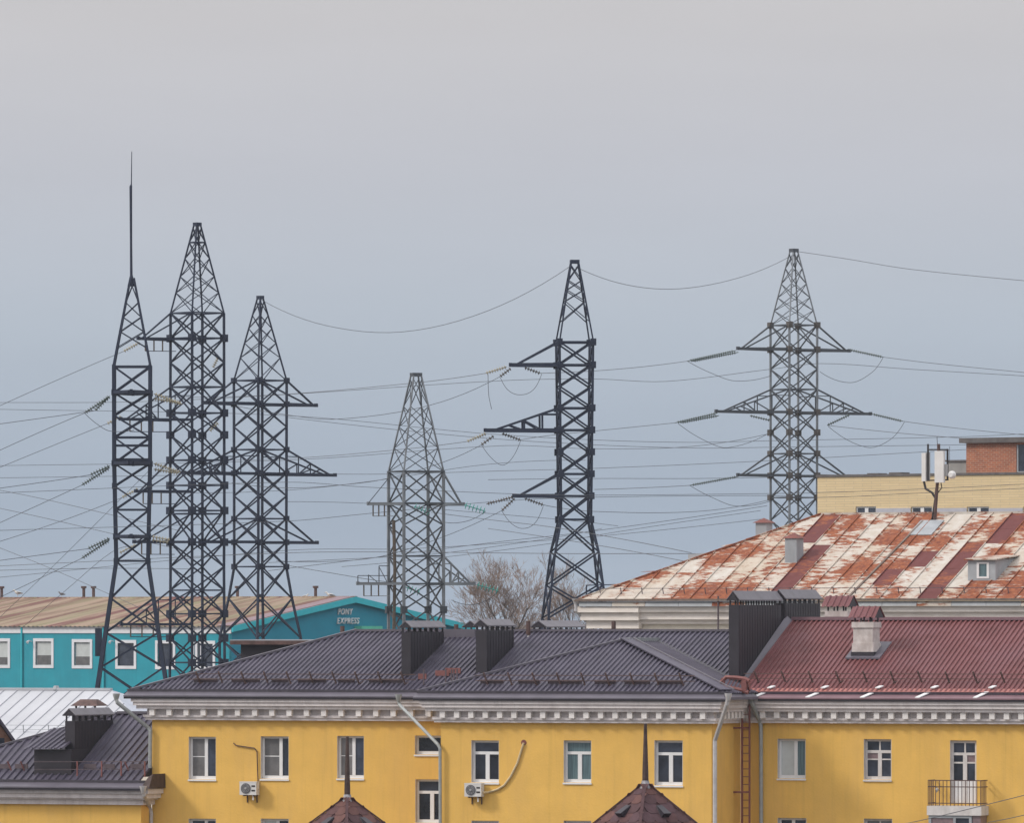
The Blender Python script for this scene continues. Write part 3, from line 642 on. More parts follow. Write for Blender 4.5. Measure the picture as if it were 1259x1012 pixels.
# ------------------------------------------------------------------ turquoise shed with the sign
FT = Frame(285, 405, 41)
def turquoise():
    b = FT.empty('turquoise_building', 'long turquoise building with a brown sheet roof and a lettered gable', 'building')
    ze = FT.v(285, 771)[2]; half = 14.9; za = ze + 2.42; u0 = -52.0
    holes = []; win = []
    for i, (x0, x1, y0, y1, k) in enumerate(((-13, 10, 789, 818, 'glass_pale'), (44, 63.5, 789, 818, 'glass_pale'), (91.5, 111, 790, 818.5, 'glass_pale'), (145, 165, 791, 819, 'glass_dark'), (194, 213, 791.5, 819.5, 'glass_dark'), (243, 262, 792, 820, 'glass_dark'))):
        p = FT.v(x0, y1, 0); q = FT.v(x1, y0, 0); holes.append((p.x, q.x, p.z, q.z)); win.append((p.x, q.x, p.z, q.z, k))
    mb = MB(); wall_holes(mb, u0, 0, 0, ze - .55, 0, holes, .2); mb.obj('wall', M['turq'], b)
    for a, c, d, e, k in win:
        f = MB(); w = .26
        f.box(a - w, a, -.06, .1, d - w, e + w).box(c, c + w, -.06, .1, d - w, e + w).box(a, c, -.06, .1, e, e + w).box(a, c, -.06, .1, d - w, d)
        fo = f.obj('window', M['white_band'], b)
        MB().box(a, c, .12, .16, d, e).obj('pane', M[k], fo)
        if k == 'glass_pale': MB().box(a + .1, c - .1, .08, .115, d + .05, d + (e - d) * random.uniform(.25, .5)).obj('blind', M['glass_grey'] if random.random() < .5 else M['white_band'], fo)
    MB().box(u0, -.02, -.08, .0, ze - .55, ze).obj('fascia', M['white_band'], b)
    g = MB(); g.hexa([(0, 0, 0), (0, 2 * half, 0), (0, 2 * half, ze - .05), (0, half, za - .05), (0, 0, ze - .05)], [(-.3, 0, 0), (-.3, 2 * half, 0), (-.3, 2 * half, ze - .05), (-.3, half, za - .05), (-.3, 0, ze - .05)])
    g.obj('gable_wall', M['turq_gable'], b)
    MB().quad((u0, .3, 0), (u0, 2 * half, 0), (u0, 2 * half, ze), (u0, half, za), (u0, .3, ze)).obj('gable_wall', M['turq_gable'], b)
    MB().quad((u0, 2 * half, 0), (-.3, 2 * half, 0), (-.3, 2 * half, ze), (u0, 2 * half, ze)).obj('wall', M['turq'], b)
    k = 2.42 / half; ln = math.hypot(half + .35, 2.42 * (half + .35) / half)
    ribbed([(u0 - .3, 0), (.42, 0), (.42, ln), (u0 - .3, ln)], (0, -.35, ze - .35 * k + .06), (1, 0, 0), (0, half, 2.42), .55, .06).obj('roof', M['turq_roof'], b)
    ribbed([(u0 - .3, 0), (.42, 0), (.42, ln), (u0 - .3, ln)], (0, 2 * half + .35, ze - .35 * k + .06), (1, 0, 0), (0, -half, 2.42), .55, .06).obj('roof', M['turq_roof'], b)
    kz = 2.42 / half; MB().hexa([(-1.5, -.3, ze - .3 * kz + .14), (.28, -.3, ze - .3 * kz + .14), (.28, half, za + .14), (-1.5, half, za + .14)], [(-1.5, -.3, ze - .3 * kz + .17), (.28, -.3, ze - .3 * kz + .17), (.28, half, za + .17), (-1.5, half, za + .17)]).obj('edge_flashing', M['red_apron'], b)
    MB().bar((u0 - .3, half, za + .1), (.42, half, za + .1), .4, .12).obj('ridge_cap', M['turq_roof'], b)
    for sgn in (0, 1):
        v0 = -.35 if sgn == 0 else 2 * half + .35; z0 = ze - .35 * k
        t = MB(); t.hexa([(.44, v0, z0 - .38), (.44, half, za - .38), (.44, half, za + .12), (.44, v0, z0 + .12)], [(.30, v0, z0 - .38), (.30, half, za - .38), (.30, half, za + .12), (.30, v0, z0 + .12)])
        t.obj('bargeboard', M['turq_trim'], b)
    for px in (26.5, 127):
        p = FT.v(px, 800, -.12); MB().tube([(p.x, -.12, ze - .05), (p.x, -.12, 0)], .09, 6).obj('downpipe', M['turq_trim'], b)
    for px in (238, 247):
        p = FT.v(px, 800, -.12); MB().tube([(p.x, -.12, ze - .05), (p.x, -.12, 0)], .07, 6).obj('downpipe', M['white_band'], b)
    for px in (2, 103, 115, 292, 388):
        p = FT.v(px, 734, half); MB().tube([(p.x, half, p.z - .4), (p.x, half, p.z + .72), (p.x, half, p.z + .74), (p.x, half, p.z + .92)], [.13, .13, .24, .24], 8).obj('vent_pipe', M['pole_rust'], b)
    p = FT.u(448, 773, 0); MB().box(.05, .9, p.y - 1.3, p.y + 1.3, p.z - .25, p.z + .2).obj('awning', M['green'], b)
    for px in (37, 138):
        p = FT.v(px, 789, -.2); MB().tube([(p.x, 0, p.z), (p.x, -.35, p.z + .05), (p.x, -.55, p.z - .1)], [.04, .06, .14], 6).obj('wall_lamp', M['white_band'], b)
    return b, ze, za, half
TB, ze_t, za_t, half_t = turquoise()
def sign_line(text, px, py, px1, hpx):
    c = bpy.data.curves.new('sign_text', 'FONT'); c.body = text; c.extrude = .06; c.shear = .22; c.offset = .0; c.space_character = 1.18
    o = bpy.data.objects.new('tmp', c); COL.objects.link(o); dg = bpy.context.evaluated_depsgraph_get()
    me = bpy.data.meshes.new_from_object(o.evaluated_get(dg)); bpy.data.objects.remove(o)
    p = FT.u(px, py, .1); q = FT.u(px1, py, .1)
    xs = [v.co.x for v in me.vertices]; ys = [v.co.y for v in me.vertices]; w = max(xs) - min(xs); h = max(ys) - min(ys); x0 = min(xs); y0 = min(ys)
    hh = hpx / (FPX / (410 * DS))
    for v in me.vertices:
        x, y, z = v.co; v.co = (.1 + z, p.y + (x - x0) / w * (q.y - p.y), p.z + (y - y0) / h * hh)
    me.materials.append(M['letter'])
    s = bpy.data.objects.new('sign_lettering', me); COL.objects.link(s); s.parent = TB
sign_line('PONY', 415.5, 756, 433.5, 7.4)
sign_line('EXPRESS', 414.5, 767.3, 441.5, 7.4)

def gull(px, py, s, flip, label, dark=False):
    p = FT.v(px, py, half_t); w = FT.world(p)
    k = 1 if not flip else -1
    o = empty('gull', w, 0, label, 'bird', 'gulls resting on the turquoise building roof')
    prof = [(-.36, .02, .17), (-.28, .05, .20), (-.12, .115, .23), (.05, .13, .25), (.17, .095, .30), (.22, .06, .37), (.26, .068, .43), (.31, .06, .45), (.345, .025, .44)]
    MB().tube([(k * x * s, 0, z * s) for x, r, z in prof], [r * s for x, r, z in prof], 10).obj('body', M['gull_grey'] if dark else M['gull_white'], o, True)
    for sd in (-1, 1):
        MB().hexa([(k * .12 * s, sd * .13 * s, .32 * s), (k * -.1 * s, sd * .14 * s, .30 * s), (k * -.42 * s, sd * .05 * s, .20 * s), (k * -.05 * s, sd * .15 * s, .20 * s)],
                  [(k * .12 * s, sd * .11 * s, .33 * s), (k * -.1 * s, sd * .11 * s, .31 * s), (k * -.42 * s, sd * .04 * s, .21 * s), (k * -.05 * s, sd * .12 * s, .20 * s)]).obj('wing', M['gull_grey'], o)
        MB().tube([(0, sd * .05 * s, .16 * s), (k * .01 * s, sd * .05 * s, .0)], .014 * s, 5).obj('leg', M['beak'], o)
    MB().tube([(k * .33 * s, 0, .445 * s), (k * .43 * s, 0, .42 * s)], [.022 * s, .006 * s], 6).obj('beak', M['beak'], o)
gull(22, 733, 1.15, True, 'white gull sitting near the left end of the turquoise building roof ridge')
gull(76, 733.5, .85, True, 'small grey gull on the roof ridge left of the two vent pipes', True)
gull(406, 736, 1.15, True, 'white gull with dark head side, right of the single vent pipe near the gable')
gull(375, 736.5, .85, False, 'smaller pale gull crouching just left of the single vent pipe')

# ------------------------------------------------------------------ bare trees
def tree(px, D, py_top, spread, seed, label, lean=0.0, n0=6, tw=1.0):
    D = D * DS; rnd = random.Random(seed); X = ray(px, HY).x * D; g = terrain(X, D)
    root = empty('bare_tree', (X, D, g), 0, label, 'tree', 'bare trees behind the dark roof')
    H = ZC - (py_top - HY) * D / FPX - g
    trunk = MB(); limbs = MB(); twigs = MB()
    def grow(p, d, ln, r, lvl):
        pts = [p]; rs = [r]; q = p.copy(); dd = d.copy(); n = 4 if lvl < 3 else 3
        for i in range(n):
            dd = (dd + Vector((rnd.gauss(0, .13), rnd.gauss(0, .13), rnd.gauss(.03, .08)))).normalized(); q = q + dd * (ln / n); pts.append(q.copy()); rs.append(r * (1 - .5 * (i + 1) / n))
        (trunk if lvl == 0 else limbs if lvl < 3 else twigs).tube(pts, rs, 7 if lvl == 0 else 5 if lvl < 3 else 3, lvl < 2)
        if lvl >= 6 or ln < .35: return
        nb = {0: n0, 1: 4, 2: 4, 3: 4, 4: 3, 5: 3}[lvl]
        for k in range(nb):
            f = rnd.uniform(.35, 1.0) if lvl else rnd.uniform(.4, 1.0); i = min(n - 1, int(f * n)); b = pts[i].lerp(pts[i + 1], f * n - i)
            ax = Vector((rnd.gauss(0, 1), rnd.gauss(0, 1), rnd.gauss(0, .45))).normalized()
            nd = (dd * rnd.uniform(.5, .9) + ax * spread * rnd.uniform(.6, 1.1) + Vector((0, 0, .12))).normalized()
            grow(b, nd, ln * rnd.uniform(.50, .74), max(.012 * tw, rs[i] * rnd.uniform(.42, .62)), lvl + 1)
    grow(Vector((0, 0, 0)), Vector((lean, 0, 1)).normalized(), H * .46, .26, 0)
    # bring the crown to the height seen
    allz = max(v[2] for v in twigs.v); f = H / allz
    for m in (trunk, limbs, twigs): m.v = [(x * f, y * f, z * f) for x, y, z in m.v]
    trunk.obj('trunk', M['bark'], root); limbs.obj('limbs', M['bark'], root); t = twigs.obj('crown', M['twig'], root)
tree(650, 398, 673, .52, 5, 'bare brown tree with a full twiggy crown left of the middle pylon', -.05, 7)
tree(712, 410, 676, .5, 11, 'thin bare tree showing through the legs of the middle pylon', .02, 6)
tree(606, 402, 728, .9, 23, 'low pale bare bush beside the grey pylon and before the fuller tree', 0, 7)

# ------------------------------------------------------------------ tan brick building with brick penthouse
FN = Frame(1005, 330, 38)
def tan_building():
    b = FN.empty('tan_brick_building', 'tan brick block with a red brick penthouse behind the rusty roof', 'building')
    zt = FN.v(1005, 587)[2]; u1 = 30
    holes = []; spec = []
    for x0, x1 in ((1052, 1077), (1120, 1146), (1189, 1216), (1258, 1284)):
        p = FN.v(x0, 652, 0); q = FN.v(x1, 623.0, 0); holes.append((p.x, q.x, q.z - 1.7, q.z))
    mb = MB(); wall_holes(mb, 0, u1, 0, zt, 0, holes, .25); mb.quad((0, 14, 0), (0, 0, 0), (0, 0, zt), (0, 14, zt)); mb.quad((u1, 0, 0), (u1, 14, 0), (u1, 14, zt), (u1, 0, zt)); mb.quad((u1, 14, 0), (0, 14, 0), (0, 14, zt), (u1, 14, zt))
    mb.obj('wall', M['tan_brick'], b)
    MB().box(.1, u1 - .1, .1, 13.9, zt - .3, zt - .05).obj('roof', M['parapet'], b)
    MB().box(-.08, u1, -.08, .35, zt, zt + .16).obj('parapet_coping', M['parapet'], b)
    MB().box(-.08, .35, .352, 14, zt, zt + .16).obj('parapet_coping', M['parapet'], b)
    for a, c, d, e in holes:
        f = MB(); w = .09; m = (a + c) / 2
        f.box(a, a + w, .1, .2, d, e).box(c - w, c, .1, .2, d, e).box(a + w, c - w, .1, .2, e - w, e).box(a + w, c - w, .1, .2, d, d + w).box(m - .14, m + .14, .09, .2, d + w, e - w)
        fo = f.obj('window', M['white_pvc'], b)
        MB().box(a + w, m - .14, .14, .17, d + w, e - w).obj('pane', M['glass_dark'], fo); MB().box(m + .14, c - w, .14, .17, d + w, e - w).obj('pane', M['glass_dark'], fo)
    for (a, c, d, e), (a2, c2, d2, e2) in zip(holes[:-1], holes[1:]): MB().box(c + .02, a2 - .02, -.03, .0, d, e - .12).obj('spandrel', M['grey_band'], b)
    for x0, x1, y in ((1066, 1080, 582), (1093, 1108, 581)):
        p = FN.v(x0, y, 3); q = FN.v(x1, y, 3); MB().box(p.x, q.x, 3, 4, zt - .1, p.z).obj('roof_vent', M['parapet'], b)
    v = 4.0
    p = FN.v(1188, 545, v); q = FN.v(1290, 545, v)
    wl = FN.v(1249.5, 545, v).x; wr = FN.v(1275, 545, v).x; zw0 = zt + .1
    ph = empty('penthouse', (0, 0, 0)); ph.parent = b
    mb = MB(); wall_holes(mb, p.x, q.x, zt - .2, p.z, v, [(wl, wr, zw0 + .1, p.z - .15)], .2); mb.quad((p.x, v + 6, zt - .2), (p.x, v, zt - .2), (p.x, v, p.z), (p.x, v + 6, p.z)); mb.quad((q.x, v, zt - .2), (q.x, v + 6, zt - .2), (q.x, v + 6, p.z), (q.x, v, p.z))
    mb.obj('brick_wall', M['red_brick'], ph)
    MB().box(p.x - .35, q.x + .3, v - .35, v + 6.2, p.z, p.z + .34).obj('roof_slab', M['parapet'], ph)
    f = MB().box(wl, wl + .12, v + .05, v + .15, zw0 + .1, p.z - .15).box(wl + .12, wr, v + .05, v + .15, zw0 + .1, zw0 + .2); f.obj('window_frame', M['zinc'], ph)
    MB().box(wl + .12, wr, v + .12, v + .16, zw0 + .2, p.z - .15).obj('pane', M['glass_dark'], ph)
    p2 = FN.v(1164, 568, v + 1); MB().box(p2.x, p.x - .01, v + 1, v + 4, zt - .1, p2.z).obj('parapet_block', M['concrete'], b)
    MB().box(p2.x - .1, p.x - .01, v + .9, v + 4.1, p2.z, p2.z + .12).obj('parapet_coping', M['parapet'], b)
tan_building()

# ------------------------------------------------------------------ cream building with the rusty roof
FR = Frame(722, 245, 30)
EAVE_V, EAVE_Z = -.9, FR.v(722, 737.5, -.9)[2]
DR = 8.3; RISE = 0.0
def rusty():
    b = FR.empty('rusty_roof_building', 'cream walled building under a big hipped roof of rust streaked sheets', 'building')
    ez = EAVE_Z
    # ridge height from the picture at v = EAVE_V + DR
    rz = FR.v(1100, 632, EAVE_V + DR)[2]; k = (rz - ez) / DR
    uL = FR.v(712, 738, EAVE_V).x; uR = 30.0; uH = FR.v(1010, 632, EAVE_V + DR).x
    sl = math.hypot(DR, rz - ez); td = Vector((0, DR, rz - ez)).normalized(); nrm = Vector((1, 0, 0)).cross(td).normalized()
    org = Vector((0, EAVE_V, ez))
    poly = [(uL, 0), (uR, 0), (uR, sl), (uH, sl)]
    brown = []
    for px, py in ((1024, 638), (1014, 650), (1004, 664), (994, 680), (985, 694), (975, 706), (965, 718), (950, 729), (1238, 645), (1228, 655), (1215, 667), (1203, 678), (1190, 690), (1178, 700), (1166, 712), (1152, 725), (1120, 694), (1106, 707)):
        p = FR.slope(px, py, EAVE_V, ez, k); brown.append((p.x, math.hypot(p.y - EAVE_V, p.z - ez)))
    cw = 1.06; rh = sl / 6.0; base = MB()
    i0 = math.floor(uL / cw)
    for i in range(i0, int(uR / cw) + 1):
        joint = random.uniform(-.25, .25); rc = random.random()
        edges = [0] + [rh * j + joint * rh + random.uniform(-.1, .1) * rh for j in range(1, 6)] + [sl]
        for t0, t1 in zip(edges[:-1], edges[1:]):
            a = i * cw; c = a + cw
            q = []
            for s in sorted({a, c, *[x for x in (uH, uL) if a < x < c]}):
                iv = clip_interval(poly, min(max(s, uL), uR))
                if iv is None: continue
                lo, hi = max(iv[0], t0), min(iv[1], t1)
                q.append((s, lo, hi))
            q = [(min(max(s, uL), uR), lo, max(hi, lo)) for s, lo, hi in q]
            if len(q) < 2 or max(hi - lo for s, lo, hi in q) < .08: continue
            lift = .012 + random.uniform(0, .012)
            bot = [org + Vector((s, 0, 0)) + td * (lo + .006) + nrm * lift for s, lo, hi in q] + [org + Vector((s, 0, 0)) + td * (max(hi - .006, lo + .007)) + nrm * lift for s, lo, hi in reversed(q)]
            pts = [bot[0]]
            for x in bot[1:]:
                if (x - pts[-1]).length > .02: pts.append(x)
            if (pts[0] - pts[-1]).length < .02: pts.pop()
            if len(pts) < 3: continue
            mb = MB(); mb.hexa(pts, [x + nrm * .012 for x in pts])
            sa, loa, hia = q[0]
            if hia - loa > .1:   # the standing seam along its left edge
                A = org + Vector((sa, 0, 0)) + td * loa + nrm * lift; B = org + Vector((sa, 0, 0)) + td * hia + nrm * lift
                mb.hexa([A, A + Vector((.035, 0, 0)), B + Vector((.035, 0, 0)), B], [A + nrm * .07, A + Vector((.035, 0, 0)) + nrm * .07, B + Vector((.035, 0, 0)) + nrm * .07, B + nrm * .07])
            isb = any(a <= x < c and t0 <= y < t1 for x, y in brown)
            rr = rc if random.random() < .8 else random.random(); uc = (a + c) / 2
            m = M['rust_brown'] if isb else M['rust_heavy'] if rr < (.27 if uc < 14 else .25) else M['rust_light'] if rr > (.92 if uc < 19 else .62) else M['rust_sheet']
            o = mb.obj('roof_sheet', m, b)
    # under-sheet, rear slope and hips
    pt = lambda s, t: org + Vector((s, 0, 0)) + td * t
    back = EAVE_V + 2 * DR
    mb = MB(); mb.quad(pt(uL, 0), pt(uR, 0), pt(uR, sl), pt(uH, sl)); mb.quad((uL, back, ez), (uL, EAVE_V, ez), (uH, EAVE_V + DR, rz)); mb.quad((uR, back, ez), (uL, back, ez), (uH, EAVE_V + DR, rz), (uR, EAVE_V + DR, rz))
    mb.obj('roof_deck', M['rust_sheet'], b)
    MB().bar(pt(uH, sl) + Vector((0, 0, .03)), pt(uR, sl) + Vector((0, 0, .03)), .22, .1).obj('ridge_cap', M['rust_light'], b)
    MB().bar(pt(uL, 0) + nrm * .05, pt(uH, sl) + nrm * .05, .16, .09).obj('hip_cap', M['rust_heavy'], b)
    # dark diagonal valley strip
    p0 = FR.slope(1043, 736, EAVE_V, ez, k); p1 = FR.slope(1135, 642, EAVE_V, ez, k)
    MB().bar(p0 + nrm * .06, p1 + nrm * .06, .11, .05).obj('valley_strip', M['seam'], b)
    # eave fascia, gutter lip, cornice, walls
    MB().box(uL - .25, uR, EAVE_V - .12, EAVE_V, ez - .09, ez + .03).obj('eave_edge', M['seam'], b)
    for j in range(16):
        a = uL + j * 1.9; MB().hexa([(a, EAVE_V - .05, ez - .34), (a + 1.88, EAVE_V - .05, ez - .34), (a + 1.88, EAVE_V + .02, ez - .1), (a, EAVE_V + .02, ez - .1)], [(a, EAVE_V + .2, ez - .34), (a + 1.88, EAVE_V + .2, ez - .34), (a + 1.88, EAVE_V + .2, ez - .1), (a, EAVE_V + .2, ez - .1)]).obj('eave_flashing', M['zinc'] if j % 3 != 1 else M['rust_light'], b)
    uW = FR.v(741, 770, 0).x; uE = FR.v(789, 745, -.5).x
    mb = MB()
    for z0, z1, v in ((ez - .62, ez - .345, -.72), (ez - 1.0, ez - .623, -.50), (ez - 1.22, ez - 1.003, -.26)): mb.box(uW - .3 - (.72 + v) * -1.0 - .3, uR, v, .02, z0, z1)
    mb.obj('cornice', M['cream_cornice'], b)
    mb = MB()
    for z0, z1, v in ((ez - .64, ez - .36, -.86), (ez - 1.04, ez - .643, -.66), (ez - 1.45, ez - 1.043, -.42)): mb.box(uW - 1.1 + (.86 + v) * .9, uE - (.86 + v) * .5, v, -.02, z0, z1)
    mb.obj('corner_cornice', M['cream_cornice'], b)
    MB().box(uW, uR, 0, 2 * DR - 1.8, 0, ez - .4).obj('wall', M['cream'], b)
    p = FR.v(707, 741, -.8)
    pl = [FR.v(708, 739, -.85), FR.v(708, 751, -.85), FR.v(716, 760, -.5), FR.v(727, 769, -.12), FR.v(729, 800, -.12)]
    MB().tube(pl, .085, 8).obj('downpipe', M['pipe'], b)
    MB().tube([pl[0] + Vector((0, 0, .12)), pl[0] - Vector((0, 0, .15))], [.22, .1], 8).obj('rain_hopper', M['pipe'], b)
    for px, py in ((797, 757), (870, 757), (1170, 757), (1244, 757)):
        q = FR.v(px, py, -.3); MB().tube([(q.x, -.27, q.z), (q.x, -.36, q.z)], .07, 8).obj('wall_vent', M['cable'], b)
    # snow fence above the eave
    n = 24; mb = MB()
    for kx in range(n):
        s = 1 + kx * 1.2; a = pt(s, .55); MB().bar(a, a + Vector((0, -.1, .34)), .035).obj('guard_post', M['guard'], b)
    MB().bar(pt(1, .55) + Vector((0, -.08, .3)), pt(28, .55) + Vector((0, -.08, .3)), .03).obj('guard_rail', M['guard'], b)
    # grey chimneys
    for x0, x1, yt, yb, zcap in ((965, 985, 662, 693, 657), ):
        q0 = FR.slope(x0, yb, EAVE_V, ez, k); q1 = FR.v(x1, yb, q0.y); top = FR.v(x0, yt, q0.y).z; w = (q1.x - q0.x) * .72
        c = MB().box(q0.x, q0.x + w, q0.y, q0.y + w * 1.1, q0.z - .3, top).obj('chimney', M['zinc'], b)
        cx, cy = q0.x + w / 2, q0.y + w * .55; h = w * .68
        mb = MB(); bb = [(cx - h, cy - h, top), (cx + h, cy - h, top), (cx + h, cy + h, top), (cx - h, cy + h, top)]
        for i in range(4): mb.quad(bb[i], bb[(i + 1) % 4], (cx, cy, top + .28))
        mb.quad(*reversed(bb)); mb.obj('chimney_cap', M['brown_cap'], c)
    v = EAVE_V + DR + 2.0; q0 = FR.v(929, 664, v); q1 = FR.v(947, 664, v); top = FR.v(929, 643, v).z; w = (q1.x - q0.x) * .75
    c = MB().box(q0.x, q0.x + w, v, v + w, q0.z - 2, top).obj('chimney', M['zinc'], b); cx, cy = q0.x + w / 2, v + w / 2; h = w * .7
    mb = MB(); bb = [(cx - h, cy - h, top), (cx + h, cy - h, top), (cx + h, cy + h, top), (cx - h, cy + h, top)]
    for i in range(4): mb.quad(bb[i], bb[(i + 1) % 4], (cx, cy, top + .25))
    mb.quad(*reversed(bb)); mb.obj('chimney_cap', M['brown_cap'], c)
    # dormer with a small window
    q0 = FR.slope(1190, 715, EAVE_V, ez, k); q1 = FR.v(1224, 715, q0.y); zt = FR.v(1190, 689, q0.y).z; vf = q0.y
    dm = empty('dormer', (0, 0, 0)); dm.parent = b
    wx0 = FR.v(1201, 705, vf).x; wx1 = FR.v(1216, 705, vf).x; wz0 = q0.z + .14; wz1 = zt - .1; vb = vf + (zt - q0.z) / k + 1.0
    mb = MB(); wall_holes(mb, q0.x, q1.x, q0.z - .2, zt, vf, [(wx0, wx1, wz0, wz1)], .15)
    for uu, fl in ((q0.x, 0), (q1.x, 1)):
        pp = [(uu, vf, q0.z - .2), (uu, vf, zt), (uu, vb, zt + .15), (uu, vb, zt - .1)]; mb.quad(*(pp if fl else reversed(pp)))
    mb.obj('dormer_wall', M['zinc'], dm)
    MB().hexa([(q0.x - .14, vf - .18, zt), (q1.x + .14, vf - .18, zt), (q1.x + .14, vb + .3, zt + .28), (q0.x - .14, vb + .3, zt + .28)], [(q0.x - .14, vf - .18, zt + .06), (q1.x + .14, vf - .18, zt + .06), (q1.x + .14, vb + .3, zt + .34), (q0.x - .14, vb + .3, zt + .34)]).obj('dormer_roof', M['rust_sheet'], dm)
    f = MB(); f.box(wx0, wx0 + .12, vf - .02, vf + .1, wz0, wz1).box(wx1 - .12, wx1, vf - .02, vf + .1, wz0, wz1).box(wx0 + .12, wx1 - .12, vf - .02, vf + .1, wz1 - .08, wz1).box(wx0 + .12, wx1 - .12, vf - .02, vf + .1, wz0, wz0 + .09)
    f.obj('window_frame', M['white_pvc'], dm); MB().box(wx0 + .12, wx1 - .12, vf + .03, vf + .06, wz0 + .09, wz1 - .08).obj('pane', M['glass_teal'], dm)
    # flat zinc hood showing over the left hip, small rail
    v = EAVE_V + DR * .85; p = FR.v(846, 682, v); q = FR.v(890, 679, v)
    MB().hexa([(p.x, v, p.z - 1.2), (q.x, v, q.z - 1.2), (q.x, v + 2, q.z - 1.2), (p.x, v + 2, p.z - 1.2)], [(p.x, v, p.z), (q.x, v, q.z + .05), (q.x, v + 2, q.z + .05), (p.x, v + 2, p.z)]).obj('roof_hood', M['zinc'], b)
    p = FR.v(721, 720, 3); q = FR.v(757, 719, 3)
    for a in (0, .5, 1): MB().bar((p.x + (q.x - p.x) * a, 3, p.z - 1.2), (p.x + (q.x - p.x) * a, 3, p.z), .05).obj('rail_post', M['steel'], b)
    for dz in (0, -.3): MB().bar((p.x, 3, p.z + dz), (q.x, 3, q.z + dz), .05).obj('rail', M['steel'], b)
    # lattice of pipe work against the wall, left of the dark fire wall
    for px in (883,):
        a = FR.v(px, 733, -.95); c = FR.v(px, 800, -.95); MB().tube([a, c], .045, 6).obj('wall_rod', M['guard'], b)
    # patch under the antenna
    p = FR.slope(1142, 648, EAVE_V, ez, k)
    MB().hexa([p + Vector((-.7, -.9, -.9 * k + .05)), p + Vector((.6, -.9, -.9 * k + .05)), p + Vector((.6, .5, .5 * k + .05)), p + Vector((-.7, .5, .5 * k + .05))], [p + Vector((-.7, -.9, -.9 * k + .09)), p + Vector((.6, -.9, -.9 * k + .09)), p + Vector((.6, .5, .5 * k + .09)), p + Vector((-.7, .5, .5 * k + .09))]).obj('antenna_base_patch', M['zinc'], b)
    return b, k
RB, KR = rusty()

def cell_antenna():
    base = FR.slope(1149, 640, EAVE_V, EAVE_Z, KR); v = base.y
    r = empty('cell_antenna', FR.world(base), -FR.a, 'phone antenna mast with white panels standing on the rusty roof', 'antenna')
    q = lambda px, py, dv=0.0: FR.v(px, py, v + dv) - base
    MB().tube([(0, 0, -.2), q(1152, 600), q(1154.5, 572), q(1154, 546)], .085, 8).obj('pole', M['pole_rust'], r)
    MB().tube([q(1146, 640), q(1150, 612), q(1151, 600)], .05, 6).obj('cable_bundle', M['cable'], r)
    MB().tube([q(1136, 592), q(1138, 601), q(1146, 606), q(1151, 614)], .06, 6).obj('cable_bundle', M['cable'], r)
    def panel(x0, x1, y0, y1, dv, m, th):
        a = q(x0, y1, dv); c = q(x1, y0, dv); MB().box(a.x, c.x, a.y, a.y + th, a.z, c.z).obj('antenna_panel', m, r)
    panel(1133, 1138, 557, 592, -.1, M['antenna'], .2); panel(1138, 1141.5, 556.5, 591, -.02, M['antenna_grey'], .2)
    panel(1149, 1160, 554.5, 593.5, -.3, M['antenna'], .18)
    for px, y0, y1 in ((1141, 546, 592), (1165, 552, 591)): MB().tube([q(px, y1), q(px, y0)], .05, 6).obj('mount_pipe', M['cable'], r)
    MB().bar(q(1141, 553), q(1166, 553), .07).obj('bracket', M['cable'], r); MB().bar(q(1141, 591), q(1166, 590), .07).obj('bracket', M['cable'], r)
    MB().tube([q(1152.5, 546), q(1152, 537)], .015, 5).obj('lightning_rod', M['cable'], r)
    MB().tube([q(1167.5, 567), q(1167.5, 549)], .012, 5).obj('whip', M['wire'], r)
    a = q(1170, 584, -.25); MB().tube([a + Vector((0, -.12, 0)), a + Vector((0, 0, 0)), a + Vector((0, .1, 0))], [.12, .2, .2], 12).obj('dish', M['antenna'], r)
    a = q(1162, 577, -.1); MB().box(a.x - .07, a.x + .12, a.y - .1, a.y + .1, a.z - .35, a.z + .25).obj('radio_unit', M['antenna_grey'], r)
    MB().tube([q(1157, 594), q(1158, 600), q(1153, 606)], .03, 5).obj('cable', M['cable'], r)
cell_antenna()

